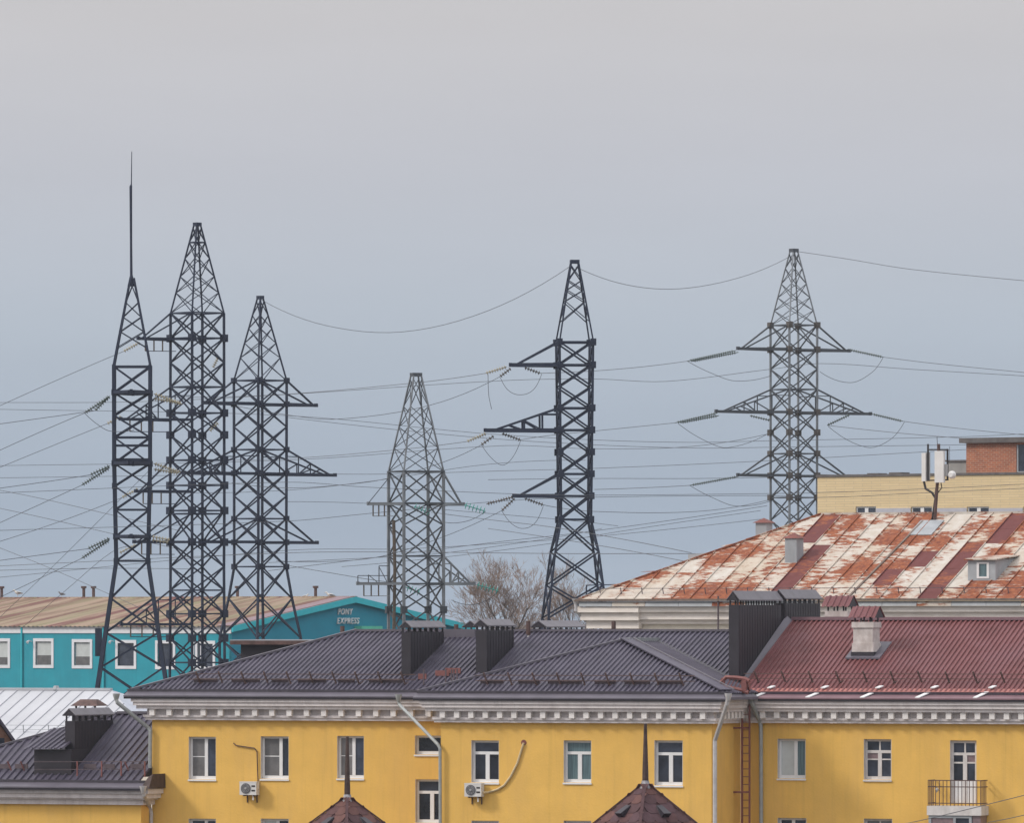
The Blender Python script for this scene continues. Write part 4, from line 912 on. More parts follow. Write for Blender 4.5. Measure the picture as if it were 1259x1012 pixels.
# ------------------------------------------------------------------ white sheet-roofed building and brown gable, far left
FW = Frame(0, 255, 25)
def white_building():
    b = FW.empty('white_roof_building', 'building with a pale grey seamed sheet roof, below the turquoise one', 'building')
    v1 = 6.8; rz = FW.v(60, 848.5, v1).z; k = .42; ez = rz - k * v1
    uR = FW.v(137, 849, v1).x; uE = uR + 6.5; u0 = -9.0
    sl = math.hypot(v1, k * v1); td = Vector((0, 1, k)).normalized(); nrm = Vector((0, -k, 1)).normalized(); cw = .80
    poly = [(u0, 0), (uE, 0), (uR, sl), (u0, sl)]
    n = int((uE - u0) / cw)
    for i in range(n + 1):
        a = u0 + i * cw; c = min(a + cw, uE)
        q = []
        for s in sorted({a, c, *([uR] if a < uR < c else [])}):
            iv = clip_interval(poly, s)
            if iv: q.append((s, iv[0], iv[1]))
        if len(q) < 2: continue
        pts = [Vector((s, 0, ez)) + td * lo for s, lo, hi in q] + [Vector((s, 0, ez)) + td * hi for s, lo, hi in reversed(q)]
        cl = [pts[0]]
        for x in pts[1:]:
            if (x - cl[-1]).length > .02: cl.append(x)
        if len(cl) < 3: continue
        MB().hexa(cl, [x + nrm * .015 for x in cl]).obj('roof_sheet', M['white_roof'], b)
        s, lo, hi = q[0]; A = Vector((s, 0, ez)) + td * lo; B = Vector((s, 0, ez)) + td * hi; e = Vector((.05, 0, 0))
        if hi - lo > .3: MB().hexa([A, A + e, B + e, B], [A + nrm * .045, A + e + nrm * .045, B + e + nrm * .045, B + nrm * .045]).obj('roof_seam', M['white_seam'], b)
    MB().quad((uE, 0, ez), (uE, 2 * v1, ez), (uR, v1, rz)).obj('hip_slope', M['blue_roof'], b)
    MB().quad((uE, 2 * v1, ez), (u0, 2 * v1, ez), (u0, v1, rz), (uR, v1, rz)).obj('rear_slope', M['white_roof'], b)
    MB().bar((u0, v1, rz + .04), (uR, v1, rz + .04), .3, .12).obj('ridge_cap', M['white_roof'], b)
    MB().box(u0, uE - .5, .5, 2 * v1 - .5, 0, ez - .02).obj('wall', M['cream'], b)
    for j in range(12):
        s = u0 + .6 + j * 1.5; A = Vector((s, 0, ez)) + td * 1.6; MB().bar(A, A + Vector((0, -.05, .45)), .04).obj('guard_post', M['zinc'], b)
    for dz in (.2, .42): MB().bar(Vector((u0, 0, ez)) + td * 1.6 + Vector((0, -.04, dz)), Vector((u0 + 17.5, 0, ez)) + td * 1.6 + Vector((0, -.04, dz)), .025).obj('guard_rail', M['zinc'], b)
    p = FW.v(69, 846, v1); MB().tube([(p.x, v1, rz), (p.x, v1, rz + .22)], [.22, .12], 7).obj('ridge_knob', M['zinc'], b)
white_building()
FG = Frame(-26, 212, -16)
def brown_house():
    b = FG.empty('brown_brick_house', 'small brown brick gable with dark roof edge at the left border', 'house')
    p = FG.v(-26, 855, 0); e = FG.v(24, 926, 0); hw = e.x - p.x; x0 = p.x
    MB().hexa([(x0 - hw, 0, 0), (x0 + hw, 0, 0), (x0 + hw, 0, e.z), (x0, 0, p.z), (x0 - hw, 0, e.z)], [(x0 - hw, 7, 0), (x0 + hw, 7, 0), (x0 + hw, 7, e.z), (x0, 7, p.z), (x0 - hw, 7, e.z)]).obj('wall', M['brown_brick'], b)
    for s in (-1, 1):
        d = Vector((s * hw, 0, e.z - p.z)); t = d.normalized() * .3; A = Vector((x0, -.25, p.z + .03)); B = A + d + t; u = Vector((0, 7.5, 0)); th = Vector((0, 0, .2))
        MB().hexa([A, B, B + u, A + u], [A + th, B + th, B + u + th, A + u + th]).obj('roof', M['dark_roof'], b)
    q = FG.v(2, 915, -.02); MB().box(q.x - .35, q.x + .12, -.05, .02, q.z - .6, q.z + .25).obj('window', M['glass_dark'], b)
brown_house()

# ------------------------------------------------------------------ the long yellow building: dark roofed wings, red roofed wing, low block
FB = Frame(187, 190, 22)
MIDV = -3.1
PROFILE = ((-.62, 0.0, -.20), (-.56, -.203, -.34), (-.46, -.343, -.47))      # protruding v, z from top to bottom
def cornice(parent, u0, u1, v, zt, n_dent, left_ret=0.0, right_ret=0.0, pitch=None, start=.35):
    """stepped cornice with its dentil row, front at v; zt = its top"""
    mb = MB()
    for dv, a, c in PROFILE: mb.box(u0 - (left_ret and -dv), u1 + (right_ret and -dv), v + dv, v + .02, zt + c, zt + a)
    mb.box(u0 - (left_ret and .14), u1 + (right_ret and .14), v - .14, v + .02, zt - .70, zt - .473)
    mb.box(u0 - (left_ret and .26), u1 + (right_ret and .26), v - .26, v + .02, zt - .80, zt - .703)
    mb.box(u0 - (left_ret and .20), u1 + (right_ret and .20), v - .20, v + .02, zt - .905, zt - .803)
    mb.obj('cornice', M['cornice'], parent)
    if n_dent:
        me = MB().box(-.105, .105, -.26, 0, -.255, 0).mesh('dentil', M['dentil'])
        p = pitch or (u1 - u0 - 2 * start) / (n_dent - 1)
        for i in range(n_dent):
            o = bpy.data.objects.new('dentil', me); COL.objects.link(o); o.parent = parent; o.location = (u0 + start + i * p, v - .142, zt - .474)
def window(parent, F, v, x0, x1, y0, y1, kind, panes=('glass_dark',) * 3, old=False):
    """a window in a wall opening given by picture edges; returns the opening; kind: wide (two sashes), tee (transom over two sashes), old (six lights)"""
    p = F.v(x0, y1, v); q = F.v(x1, y0, v); a, c, d, e = p.x, q.x, p.z, q.z
    mfr = M['old_white'] if kind == 'old' else M['white_pvc']; w = .085; fv0, fv1 = v + .18, v + .25
    fr = MB(); fr.box(a, a + w, fv0, fv1, d, e).box(c - w, c, fv0, fv1, d, e).box(a + w, c - w, fv0, fv1, e - w, e).box(a + w, c - w, fv0, fv1, d, d + w * 1.4)
    lights = []
    if kind == 'wide':
        f = panes[2] if len(panes) > 2 and isinstance(panes[2], float) else .56
        m = a + (c - a) * f; fr.box(m - .065, m + .065, fv0 - .01, fv1, d + w * 1.4, e - w)
        lights = [(a + w, m - .065, d + w * 1.4, e - w, panes[0]), (m + .065, c - w, d + w * 1.4, e - w, panes[1])]
        if f < .7 and panes[0] == 'glass_grey': fr.box(a + w, m - .065, fv0 + .02, fv1, d + (e - d) * .52, d + (e - d) * .52 + .035)
    elif kind == 'tee':
        zt = d + (e - d) * .70; m = (a + c) / 2 + .03
        fr.box(a + w, c - w, fv0 - .01, fv1, zt - .055, zt + .055).box(m - .08, m + .08, fv0 - .01, fv1, d + w * 1.4, zt - .055)
        lights = [(a + w, c - w, zt + .055, e - w, panes[0]), (a + w, m - .08, d + w * 1.4, zt - .055, panes[1]), (m + .08, c - w, d + w * 1.4, zt - .055, panes[2])]
    elif kind == 'plain':
        lights = [(a + w, c - w, d + w * 1.4, e - w, panes[0])]
    elif kind == 'old':
        zt = d + (e - d) * .69; zm = d + (e - d) * .50; m = (a + c) / 2 + .03
        fr.box(a + w, c - w, fv0 - .01, fv1, zt - .055, zt + .055).box(m - .075, m + .075, fv0 - .01, fv1, d + w * 1.4, zt - .055).box(m - .03, m + .03, fv0, fv1, zt + .055, e - w)
        fr.box(a + w, m - .075, fv0, fv1, zm - .025, zm + .025).box(m + .075, c - w, fv0, fv1, zm - .025, zm + .025)
        lights = [(a + w, m - .03, zt + .055, e - w, panes[0]), (m + .03, c - w, zt + .055, e - w, panes[0]), (a + w, m - .075, zm + .025, zt - .055, panes[1]), (m + .075, c - w, zm + .025, zt - .055, panes[2]),
                  (a + w, m - .075, d + w * 1.4, zm - .025, panes[0]), (m + .075, c - w, d + w * 1.4, zm - .025, panes[0])]
    wo = fr.obj('window', mfr, parent)
    for l, r_, b_, t_, g in lights: MB().box(l, r_, fv0 + .03, fv0 + .05, b_, t_).obj('pane', M[g], wo)
    MB().hexa([(a - .02, v - .05, d - .075), (c + .02, v - .05, d - .075), (c + .02, v + .18, d - .045), (a - .02, v + .18, d - .045)], [(a - .02, v - .05, d - .02), (c + .02, v - .05, d - .02), (c + .02, v + .18, d + .01), (a - .02, v + .18, d + .01)]).obj('sill', M['white_pvc'] if kind != 'old' else M['old_white'], wo)
    for l, r_ in ((a, a + .012), (c - .012, c)): MB().box(l, r_, v + .005, fv0, d, e).obj('reveal', M['old_white'], wo)
    return (a, c, d - .001, e)
def snow_guard(parent, pts, span, nrm, n, m, rails=2, h=.38, plates=True):
    A, B = pts
    for i in range(n):
        p = A.lerp(B, (i + .5) / n)
        b = MB().bar(p, p + nrm * h * .75 + Vector((-.11, -.05, .10)), .045, .05).bar(p + Vector((0, 0, .01)), p + Vector((.05, .3, .1)), .04)
        b.obj('guard_bracket', m, parent)
    for k in range(rails):
        MB().bar(A + nrm * (h * (.35 + .4 * k)), B + nrm * (h * (.35 + .4 * k)), .028).obj('guard_rail', m, parent)
def apron(parent, u0, u1, v0, v1, z0, z1, m, mlip, lip=.1):
    MB().hexa([(u0, v0, z0 - .05), (u1, v0, z0 - .05), (u1, v1, z1 - .05), (u0, v1, z1 - .05)], [(u0, v0, z0), (u1, v0, z0), (u1, v1, z1), (u0, v1, z1)]).obj('eave_apron', m, parent)
    MB().hexa([(u0, v1, z1), (u1, v1, z1), (u1, v1 + .05, z1), (u0, v1 + .05, z1)], [(u0, v1 - .06, z1 + lip), (u1, v1 - .06, z1 + lip), (u1, v1 - .02, z1 + lip), (u0, v1 - .02, z1 + lip)]).obj('gutter_lip', mlip, parent)
    MB().box(u0, u1, v0 + .03, v0 + .2, z0 - .13, z0 - .052).obj('eave_shadow_strip', M['dark_clad'], parent)  # dark strip standing in for the shadow line between apron and cornice
def cowl_chimney(parent, F, u0, u1, v0, v1, zb, zt, m, cowl=True, gap=.16, rise=.24, mcowl=None, ribs=True, name='chimney'):
    c = MB(); c.box(u0, u1, v0, v1, zb, zt)
    if ribs:
        n = int((v1 - v0) / .28)
        for i in range(n): c.box(u1, u1 + .012, v0 + .1 + i * .28, v0 + .2 + i * .28, zb, zt - .01)
    ch = c.obj(name, m, parent)
    if cowl:
        mc = mcowl or M['cowl']; um = (u0 + u1) / 2; o = .07; z = zt + gap
        n = max(2, int((v1 - v0) / .55))
        for i in range(n + 1):
            v = v0 + .04 + (v1 - v0 - .08) * i / n
            box_obj('cowl_post', u0 + .02, u0 + .07, v - .03, v + .03, zt, z + .03, M['dark_clad'], ch); box_obj('cowl_post', u1 - .07, u1 - .02, v - .03, v + .03, zt, z + .03, M['dark_clad'], ch)
        k = MB()
        for a, b in (((u0 - o, z), (um, z + rise)), ((um, z + rise), (u1 + o, z))):
            k.hexa([(a[0], v0 - .1, a[1]), (b[0], v0 - .1, b[1]), (b[0], v1 + .06, b[1]), (a[0], v1 + .06, a[1])], [(a[0], v0 - .1, a[1] + .04), (b[0], v0 - .1, b[1] + .04), (b[0], v1 + .06, b[1] + .04), (a[0], v1 + .06, a[1] + .04)])
        k.obj('cowl_roof', mc, ch)
        MB().quad((u0 - .02, v0 - .1, z), (u1 + .02, v0 - .1, z), (um, v0 - .1, z + rise * .9)).obj('cowl_gable', M['dark_clad'], ch)
    return ch

# --- dark roofed part
BD = FB.empty('yellow_apartment_building', 'yellow plastered block with ribbed dark grey roof, projecting middle bay and red fire ladder', 'building')
ZT = FB.v(250, 857.3, -.62).z                       # cornice top
uMID0 = FB.v(542, 900, MIDV).x; uMID1 = FB.v(875, 900, MIDV).x
uJ = uMID1
holes_l = []
for x0, x1, y0, y1, kd, ps in ((232, 265.5, 906.5, 958.5, 'wide', ('glass_grey', 'glass_dark', .58)), (320.5, 355, 906, 958, 'wide', ('glass_grey', 'glass_dark', .66)), (414.5, 447.5, 905.5, 957.5, 'wide', ('glass_grey', 'glass_dark', .56)),
                               (510, 546, 905, 928, 'plain', ('glass_dark',)), (510.5, 546, 959, 1012, 'tee', ('glass_dark',) * 3),
                               (232, 265.5, 1007.5, 1058, 'wide', ('glass_dark', 'glass_dark', .58)), (320.5, 355, 1007.5, 1058, 'wide', ('glass_pale', 'glass_dark', .55)), (414.5, 447.5, 1007.5, 1058, 'wide', ('glass_dark', 'glass_dark', .55))):
    holes_l.append(window(BD, FB, 0, x0, x1, y0, y1, kd, ps))
mb = MB(); wall_holes(mb, 0, uMID0 + 1.2, 0, ZT - .5, 0, holes_l); mb.quad((0, 12, 0), (0, 0, 0), (0, 0, ZT - .5), (0, 12, ZT - .5)); mb.obj('wall', M['plaster'], BD)
holes_m = []
for x0, x1, y0, y1, kd, ps in ((579.5, 613.5, 911, 962.5, 'tee', ('glass_dark',) * 3), (693, 727, 911, 962.5, 'tee', ('glass_teal',) * 3), (804.5, 839.5, 911, 966, 'tee', ('glass_dark',) * 3),
                               (579.5, 613.5, 1010, 1062, 'tee', ('glass_dark',) * 3), (693, 727, 1010, 1062, 'tee', ('glass_dark',) * 3), (804.5, 839.5, 1012, 1064, 'tee', ('glass_dark',) * 3)):
    holes_m.append(window(BD, FB, MIDV, x0, x1, y0, y1, kd, ps))
mb = MB(); wall_holes(mb, uMID0, uMID1, 0, ZT - .5, MIDV, holes_m)
mb.quad((uMID1, MIDV, 0), (uMID1, 0, 0), (uMID1, 0, ZT - .5), (uMID1, MIDV, ZT - .5)); mb.quad((uMID0, 0, 0), (uMID0, MIDV, 0), (uMID0, MIDV, ZT - .5), (uMID0, 0, ZT - .5)); mb.obj('bay_wall', M['plaster'], BD)
cornice(BD, -.01, uMID0 - .02, 0, ZT, 19, left_ret=1, start=.18)
cornice(BD, uMID0, uMID1, MIDV, ZT, 19, left_ret=1, right_ret=1, start=.22)
def side_cornice(parent, u, v0, v1, zt, dents=7):
    mb = MB()
    for dv, a, c in PROFILE: mb.box(u, u - dv, v0, v1, zt + c, zt + a)
    mb.box(u, u + .14, v0, v1, zt - .70, zt - .473); mb.box(u, u + .26, v0, v1, zt - .80, zt - .703); mb.box(u, u + .20, v0, v1, zt - .905, zt - .803)
    mb.obj('side_cornice', M['cornice'], parent)
    me = MB().box(0, .26, -.105, .105, -.255, 0).mesh('dentil', M['dentil'])
    for i in range(dents):
        o = bpy.data.objects.new('dentil', me); COL.objects.link(o); o.parent = parent; o.location = (u + .142, v0 + .35 + (v1 - v0 - .7) * i / (dents - 1), zt - .474)
side_cornice(BD, uMID1, MIDV + .03, -.005, ZT, 7)
# roof planes
AP0, AP1 = -.72, -.34                                # apron from the edge to the lip
zA0, zA1 = ZT + .05, ZT + .20
RV0 = AP1 + .04; RZ0 = zA1 + .03
RVR = 5.75; RZR = FB.v(600, 776.5, RVR).z; KD = (RZR - RZ0) / (RVR - RV0)
slD = math.hypot(RVR - RV0, RZR - RZ0)
uHc = -.75; uH = FB.v(438, 776, RVR).x
uFW = FB.v(896, 780, .4).x                            # fire wall left face
uRend = uJ + 1.55
ribbed([(uHc, 0), (uRend, 0), (uRend, slD), (uH, slD)], (0, RV0, RZ0), (1, 0, 0), (0, RVR - RV0, RZR - RZ0), .21, .055, flat=.42).obj('main_roof', M['dark_roof'], BD)
RB2 = 2 * RVR - RV0
mb = MB(); mb.quad((uHc, RB2, RZ0), (uHc, RV0, RZ0), (uH, RVR, RZR)); mb.quad((uRend, RB2, RZ0), (uHc, RB2, RZ0), (uH, RVR, RZR), (uRend, RVR, RZR)); mb.obj('rear_roof', M['dark_roof'], BD)
MB().bar((uH, RVR, RZR + .04), (uRend, RVR, RZR + .04), .34, .09).obj('ridge_cap', M['dark_apron'], BD)
hipv = Vector((uH, RVR, RZR)) - Vector((uHc, RV0, RZ0))
MB().bar((uHc, RV0, RZ0 + .06), (uH, RVR, RZR + .06), .26, .08).obj('hip_cap', M['dark_apron'], BD)
apron(BD, uHc - .15, uMID0 - 1.0, AP0, AP1, zA0, zA1, M['dark_apron'], M['cowl'])
apron(BD, uMID0 - .85, uMID1 + .85, MIDV + AP0, MIDV + AP1, zA0, zA1, M['dark_apron'], M['cowl'])
# middle bay roof
mu0, mu1 = uMID0 - .82, uMID1 + .82; mv0 = MIDV + RV0; ap = FB.v(769, 787.5, 1.75); mva, mza = ap.y, ap.z; mum = ap.x
slM = math.hypot(mva - mv0, mza - RZ0)
ribbed([(mu0, 0), (mu1, 0), (mum, slM)], (0, mv0, RZ0), (1, 0, 0), (0, mva - mv0, mza - RZ0), .21, .055, flat=.42).obj('bay_roof', M['dark_roof'], BD)
mvb = RV0 + (mza - RZ0) / KD + .05
sr = Vector((mum - mu1, 0, mza - RZ0)); slS = sr.length
# right and left slopes of the bay roof (ribs run down to the side eaves)
mb = ribbed([(mv0, 0), (RV0 + .1, 0), (mvb, slS), (mva, slS)], (mu1, 0, RZ0), (0, 1, 0), (mum - mu1, 0, mza - RZ0), .25, .04); mb.obj('bay_side_roof', M['dark_roof'], BD)
mb = ribbed([(mv0, 0), (RV0 + .1, 0), (mvb, math.hypot(mum - mu0, mza - RZ0)), (mva, math.hypot(mum - mu0, mza - RZ0))], (mu0, 0, RZ0), (0, 1, 0), (mum - mu0, 0, mza - RZ0), .25, .04); mb.obj('bay_side_roof', M['dark_roof'], BD)
MB().bar((mum, mva - .1, mza - .01), (mum, mvb + .3, mza - .01), .42, .2).obj('ridge_cap', M['pipe_old'], BD)
MB().bar((mu0, mv0, RZ0 + .06), (mum, mva, mza + .06), .2, .08).obj('hip_cap', M['dark_apron'], BD)
hd = (Vector((mum, mva, mza)) - Vector((mu1, mv0, RZ0)));
MB().bar(Vector((mu1 - .2, mv0 + .2, RZ0 + .13)), Vector((mum, mva, mza + .08)), .46, .05).obj('hip_cap', M['dark_roof'], BD)
MB().bar(Vector((mu1 + .05, mv0 + .35, RZ0 + .16)), Vector((mum + .3, mva + .1, mza + .09)), .04, .04).obj('hip_seam', M['cowl'], BD)
MB().bar((mu1 - .1, RV0 + .05, RZ0 + .05), (mum, mvb, mza + .04), .3, .05).obj('valley_strip', M['dark_clad'], BD)
side = MB(); side.hexa([(mu1 - .1, mv0 - .3, RZ0 - .2), (mu1 + .14, mv0 - .3, RZ0 - .24), (mu1 + .14, AP0, RZ0 - .24), (mu1 - .1, AP0, RZ0 - .2)], [(mu1 - .1, mv0 - .3, RZ0 + .02), (mu1 + .14, mv0 - .3, RZ0 - .14), (mu1 + .14, AP0, RZ0 - .14), (mu1 - .1, AP0, RZ0 + .02)]); side.obj('side_apron', M['dark_apron'], BD)
# snow guards
nD = Vector((0, -KD, 1)).normalized(); onroof = lambda u, t: Vector((u, RV0, RZ0)) + Vector((0, RVR - RV0, RZR - RZ0)).normalized() * t
snow_guard(BD, (onroof(1.4, .75), onroof(11.0, .75)), 0, nD, 10, M['pole_rust'], h=.55)
for a, c in ((1.6, 2.6), (3.2, 4.4), (4.9, 5.6), (6.0, 7.2), (7.7, 8.4), (9.0, 10.4)):
    p = onroof(a, .8) + nD * .05; q = onroof(c, .8) + nD * .05; MB().hexa([p, q, q + Vector((0, .02, .03)), p + Vector((0, .02, .03))], [p + nD * .14, q + nD * .14, q + nD * .14 + Vector((0, .02, .03)), p + nD * .14 + Vector((0, .02, .03))]).obj('guard_plate', M['guard'], BD)
KM = (mza - RZ0) / (mva - mv0); nM = Vector((0, -KM, 1)).normalized(); onm = lambda u, t: Vector((u, mv0, RZ0)) + Vector((0, mva - mv0, mza - RZ0)).normalized() * t
snow_guard(BD, (onm(mu0 + 2.1, .75), onm(mu1 - 1.6, .75)), 0, nM, 9, M['pole_rust'], h=.55)
w = (mu1 - mu0 - 4)
for a, c in ((.02, .13), (.2, .3), (.34, .5), (.56, .66), (.7, .82), (.86, .97)):
    p = onm(mu0 + 2.1 + w * a, .8) + nM * .05; q = onm(mu0 + 2.1 + w * c, .8) + nM * .05; MB().hexa([p, q, q + Vector((0, .02, .03)), p + Vector((0, .02, .03))], [p + nM * .14, q + nM * .14, q + nM * .14 + Vector((0, .02, .03)), p + nM * .14 + Vector((0, .02, .03))]).obj('guard_plate', M['guard'], BD)
# rail with loose planks between the two chimneys
for px in (521, 548, 555, 558, 562):
    p = FB.slope(px, 843, RV0, RZ0, KD); MB().bar(p, p + Vector((0, 0, .62)), .045).obj('guard_post', M['guard'], BD)
for px0, px1, y in ((514, 524, 834), (535, 552, 830), (547, 566, 827)):
    p = FB.slope(px0, y + 3, RV0, RZ0, KD); q = FB.slope(px1, y + 3, RV0, RZ0, KD); MB().box(p.x, q.x, p.y, p.y + .05, p.z + .05, p.z + .26).obj('loose_plank', M['ladder'], BD)
# chimneys
def from_px(xl, xf, xr, yb, yt):
    """front bottom corner on the dark slope; front width xl..xf, long side xf..xr"""
    p = FB.slope(xl, yb, RV0, RZ0, KD); u1 = FB.v(xf, yb, p.y).x; e = FB.u(xr, yt, u1); zt = FB.v(xl, yt, p.y).z
    return p.x, u1, p.y, e.y, p.z - .3, zt
for xl, xf, xr, yb, yt in ((493.5, 505, 546, 833, 777.5), (585, 598.5, 632, 829, 775.5)):
    cowl_chimney(BD, FB, *from_px(xl, xf, xr, yb, yt), M['dark_clad'])
for xl, xr, y0 in ((571, 585, 777), (655, 692, 777)):
    v = RVR + .6; a = FB.v(xl, y0, v); cowl_chimney(BD, FB, a.x, a.x + .55, v, v + 4.0, a.z - 1.5, a.z, M['dark_clad'])
p = FB.u(896, 740, uFW); fwz = FB.v(896, 744, .6).z
fwv = FB.u(961, 742, uFW + .42).y; fwe = FB.u(1008, 742, uFW + .44).y
fw = cowl_chimney(BD, FB, uFW, uFW + .40, .4, fwv, RZ0 - .5, fwz, M['dark_clad'], name='fire_wall', rise=.34)
fw2 = cowl_chimney(BD, FB, uFW + .02, uFW + .46, fwv + .25, fwe, RZ0, FB.v(962, 742, fwv + .25).z, M['dark_clad'], name='fire_wall', rise=.34)
MB().hexa([(uFW + .445, .5, RZ0), (uFW + .72, .5, RZ0), (uFW + .72, RVR - .2, RZR - .1), (uFW + .445, RVR - .2, RZR - .1)], [(uFW + .445, .5, RZ0 + .42), (uFW + .72, .5, RZ0 + .30), (uFW + .72, RVR - .2, RZR + .40), (uFW + .445, RVR - .2, RZR + .62)]).obj('fire_wall_flashing', M['dark_apron'], BD)
for px, y0, y1, v in ((561, 779, 768, RVR + .3), (649.5, 784, 764, RVR - .4), (754.5, 777, 764, RVR + .5), (421, 780, 770, RVR + 1)):
    a = FB.v(px, y0, v); c = FB.v(px, y1, v); MB().tube([(a.x, v, a.z - .3), (c.x, v, c.z)], .09, 7).obj('vent_pipe', M['pole_rust'], BD)
a = FB.v(649.5, 784, RVR - .4); MB().tube([a - Vector((0, 0, .06)), a + Vector((0, 0, .06))], [.3, .12], 8).obj('pipe_collar', M['pipe'], BD)
a = FB.v(560, 786, RVR - .25); MB().box(a.x - .3, a.x + 1.0, RVR - .7, RVR - .1, RZR - .26, RZR + .07).obj('roof_hatch', M['dark_apron'], BD)
# dark flat-capped block behind the left hip
v = 11; a = FB.v(296, 815, v); c = FB.v(400, 793, v)
sb = MB().box(a.x, c.x + 1, v, v + 2.5, a.z - 4, c.z).obj('stair_head', M['dark_clad'], BD)
a2 = FB.v(284, 793, v - .3); MB().box(a2.x, c.x + 1.2, v - .4, v + 2.9, c.z, c.z + .16).obj('flat_cap', M['pole_rust'], sb)
MB().box(a2.x, c.x + 1.2, v - .4, v + 2.9, c.z + .163, c.z + .2).obj('cap_sheet', M['zinc'], sb)
# downpipes
def downpipe(parent, pts, r, m):
    MB().tube(pts, r, 8).obj('downpipe', m, parent)
    a = pts[0]; MB().tube([a + Vector((0, 0, .12)), a + Vector((0, 0, .02)), a - Vector((0, 0, .16))], [.15, .13, .07], 8).obj('rain_hopper', m, parent)
downpipe(BD, [FB.v(490, 858, -1.0), FB.v(491, 866, -1.0), FB.v(540, 916, MIDV - .02 + 3.4), FB.v(541.5, 922, -.16), FB.v(541.5, 1040, -.16)] if False else
         [FB.v(490, 858, -1.0), FB.v(491, 867, -1.0), FB.v(538.5, 916, MIDV - .14), FB.v(541, 921, MIDV - .16), FB.v(541.5, 1060, MIDV - .16)], .065, M['pipe_old'])
downpipe(BD, [FB.v(895.5, 857, MIDV - .9), FB.v(894, 866, MIDV - .85), FB.v(879, 911, MIDV - .12), FB.v(879, 1060, MIDV - .12)], .085, M['pipe'])
downpipe(BD, [FB.v(143, 857, -.9), FB.v(144, 864, -.9), FB.v(182, 895, -.15), FB.v(185, 899, -.15), FB.v(184.5, 945, -.15)], .08, M['pipe_old'])
# red ladder in the recess
lv = -.75
def L_(px, py): return FB.v(px, py, lv)
for x in (912.5, 921.5): MB().bar(L_(x, 1060), L_(x, 836), .06, .06).obj('ladder_rail', M['ladder'], BD)
for k in range(22):
    y = 850 + k * 9.6; MB().bar(L_(912.5, y), L_(921.5, y), .03).obj('ladder_rung', M['ladder'], BD)
for y, x in ((895.5, 877), (974.5, 882)): MB().bar(FB.v(x, y, MIDV + .2 if False else lv), L_(920, y), .07, .07).obj('ladder_bracket', M['ladder'], BD)
H_ = lambda px, py: FB.v(px, py, -1.9)
lp = [H_(x, y) for x, y in ((921, 838), (916, 835), (905, 833.5), (893, 833), (886, 840), (888, 845), (900, 846.5), (912, 849), (920, 852))]
MB().tube(lp, .085, 6).obj('ladder_handrail', M['ladder'], BD)
MB().bar(H_(889, 834), H_(889, 845), .12).bar(H_(916, 836), H_(915, 850), .16).obj('ladder_handrail', M['ladder'], BD)
MB().bar(H_(918, 838), L_(921, 850), .07).bar(H_(911, 848), L_(912.5, 862), .07).obj('ladder_handrail', M['ladder'], BD)
for k in range(4):
    x = 893 + k * 5; MB().bar(H_(x, 845), H_(x + 5, 836), .03).obj('ladder_step', M['ladder'], BD)

# --- red roofed part
BR = FB.empty('yellow_apartment_building', 'yellow plastered block under a dull red ribbed roof, with a balcony', 'building')
uR0 = uJ + .004; uR1 = FB.v(1330, 900, 0).x
holes_r = []
for x0, x1, y0, y1, kd, ps in ((956, 990.5, 909, 957.5, 'wide', ('glass_pale', 'glass_teal', .60)), (1062, 1096, 909.5, 959, 'old', ('glass_dark', 'glass_pink', 'glass_dark')), (1168, 1200.5, 911, 989, 'door', ()),
                               (956, 991.5, 1006.5, 1058, 'wide', ('glass_dark', 'glass_dark', .5)), (1062, 1097, 1007.5, 1059, 'old', ('glass_grey', 'glass_dark', 'glass_dark')), (1276, 1310, 911, 960, 'old', ('glass_dark', 'glass_dark', 'glass_dark'))):
    if kd != 'door': holes_r.append(window(BR, FB, 0, x0, x1, y0, y1, kd, ps)); continue
    p = FB.v(x0, y1, 0); q = FB.v(x1, y0, 0); a, c, d, e = p.x, q.x, p.z, q.z; zm = FB.v(x0, 960, 0).z
    fr = MB(); w = .10; zt = zm + (e - zm) * .66; zq = zm + (e - zm) * .44; m = (a + c) / 2 + .03
    fr.box(a, a + w, .13, .2, d, e).box(c - w, c, .13, .2, d, e).box(a + w, c - w, .13, .2, e - w, e).box(a + w, c - w, .12, .2, zt - .05, zt + .05).box(m - .08, m + .08, .12, .2, d, zt - .05).box(m - .03, m + .03, .13, .2, zt + .05, e - w)
    fr.box(a + w, m - .08, .13, .2, zq - .03, zq + .03).box(m + .08, c - w, .13, .2, zq - .03, zq + .03)
    do = fr.obj('balcony_door', M['old_white'], BR)
    MB().box(a + w, m - .08, .14, .19, d, zm).box(m + .08, c - w, .14, .19, d, zm).obj('door_panel', M['white_pvc'], do)
    for l, r_, b_, t_, g in ((a + w, m - .03, zt + .05, e - w, 'glass_dark'), (m + .03, c - w, zt + .05, e - w, 'glass_dark'), (a + w, m - .08, zq + .03, zt - .05, 'glass_dark'), (m + .08, c - w, zq + .03, zt - .05, 'glass_pink'), (a + w, m - .08, zm, zq - .03, 'glass_dark'), (m + .08, c - w, zm, zq - .03, 'glass_dark')):
        MB().box(l, r_, .16, .175, b_, t_).obj('pane', M[g], do)
    MB().box(a, a + .012, .005, .13, d, e).obj('reveal', M['old_white'], do)
    holes_r.append((a, c, d, e))
mb = MB(); wall_holes(mb, uR0, uR1, 0, ZT - .5, 0, holes_r); mb.obj('wall', M['plaster'], BR)
cornice(BR, uR0 + .02, uR1, 0, ZT - .004, 25, pitch=.57, start=1.0)
KRD = None
RVRr = 5.75; RZRr = FB.v(1150, 763, RVRr).z
slR = math.hypot(RVRr - RV0, RZRr - RZ0); uRr = uFW + .45
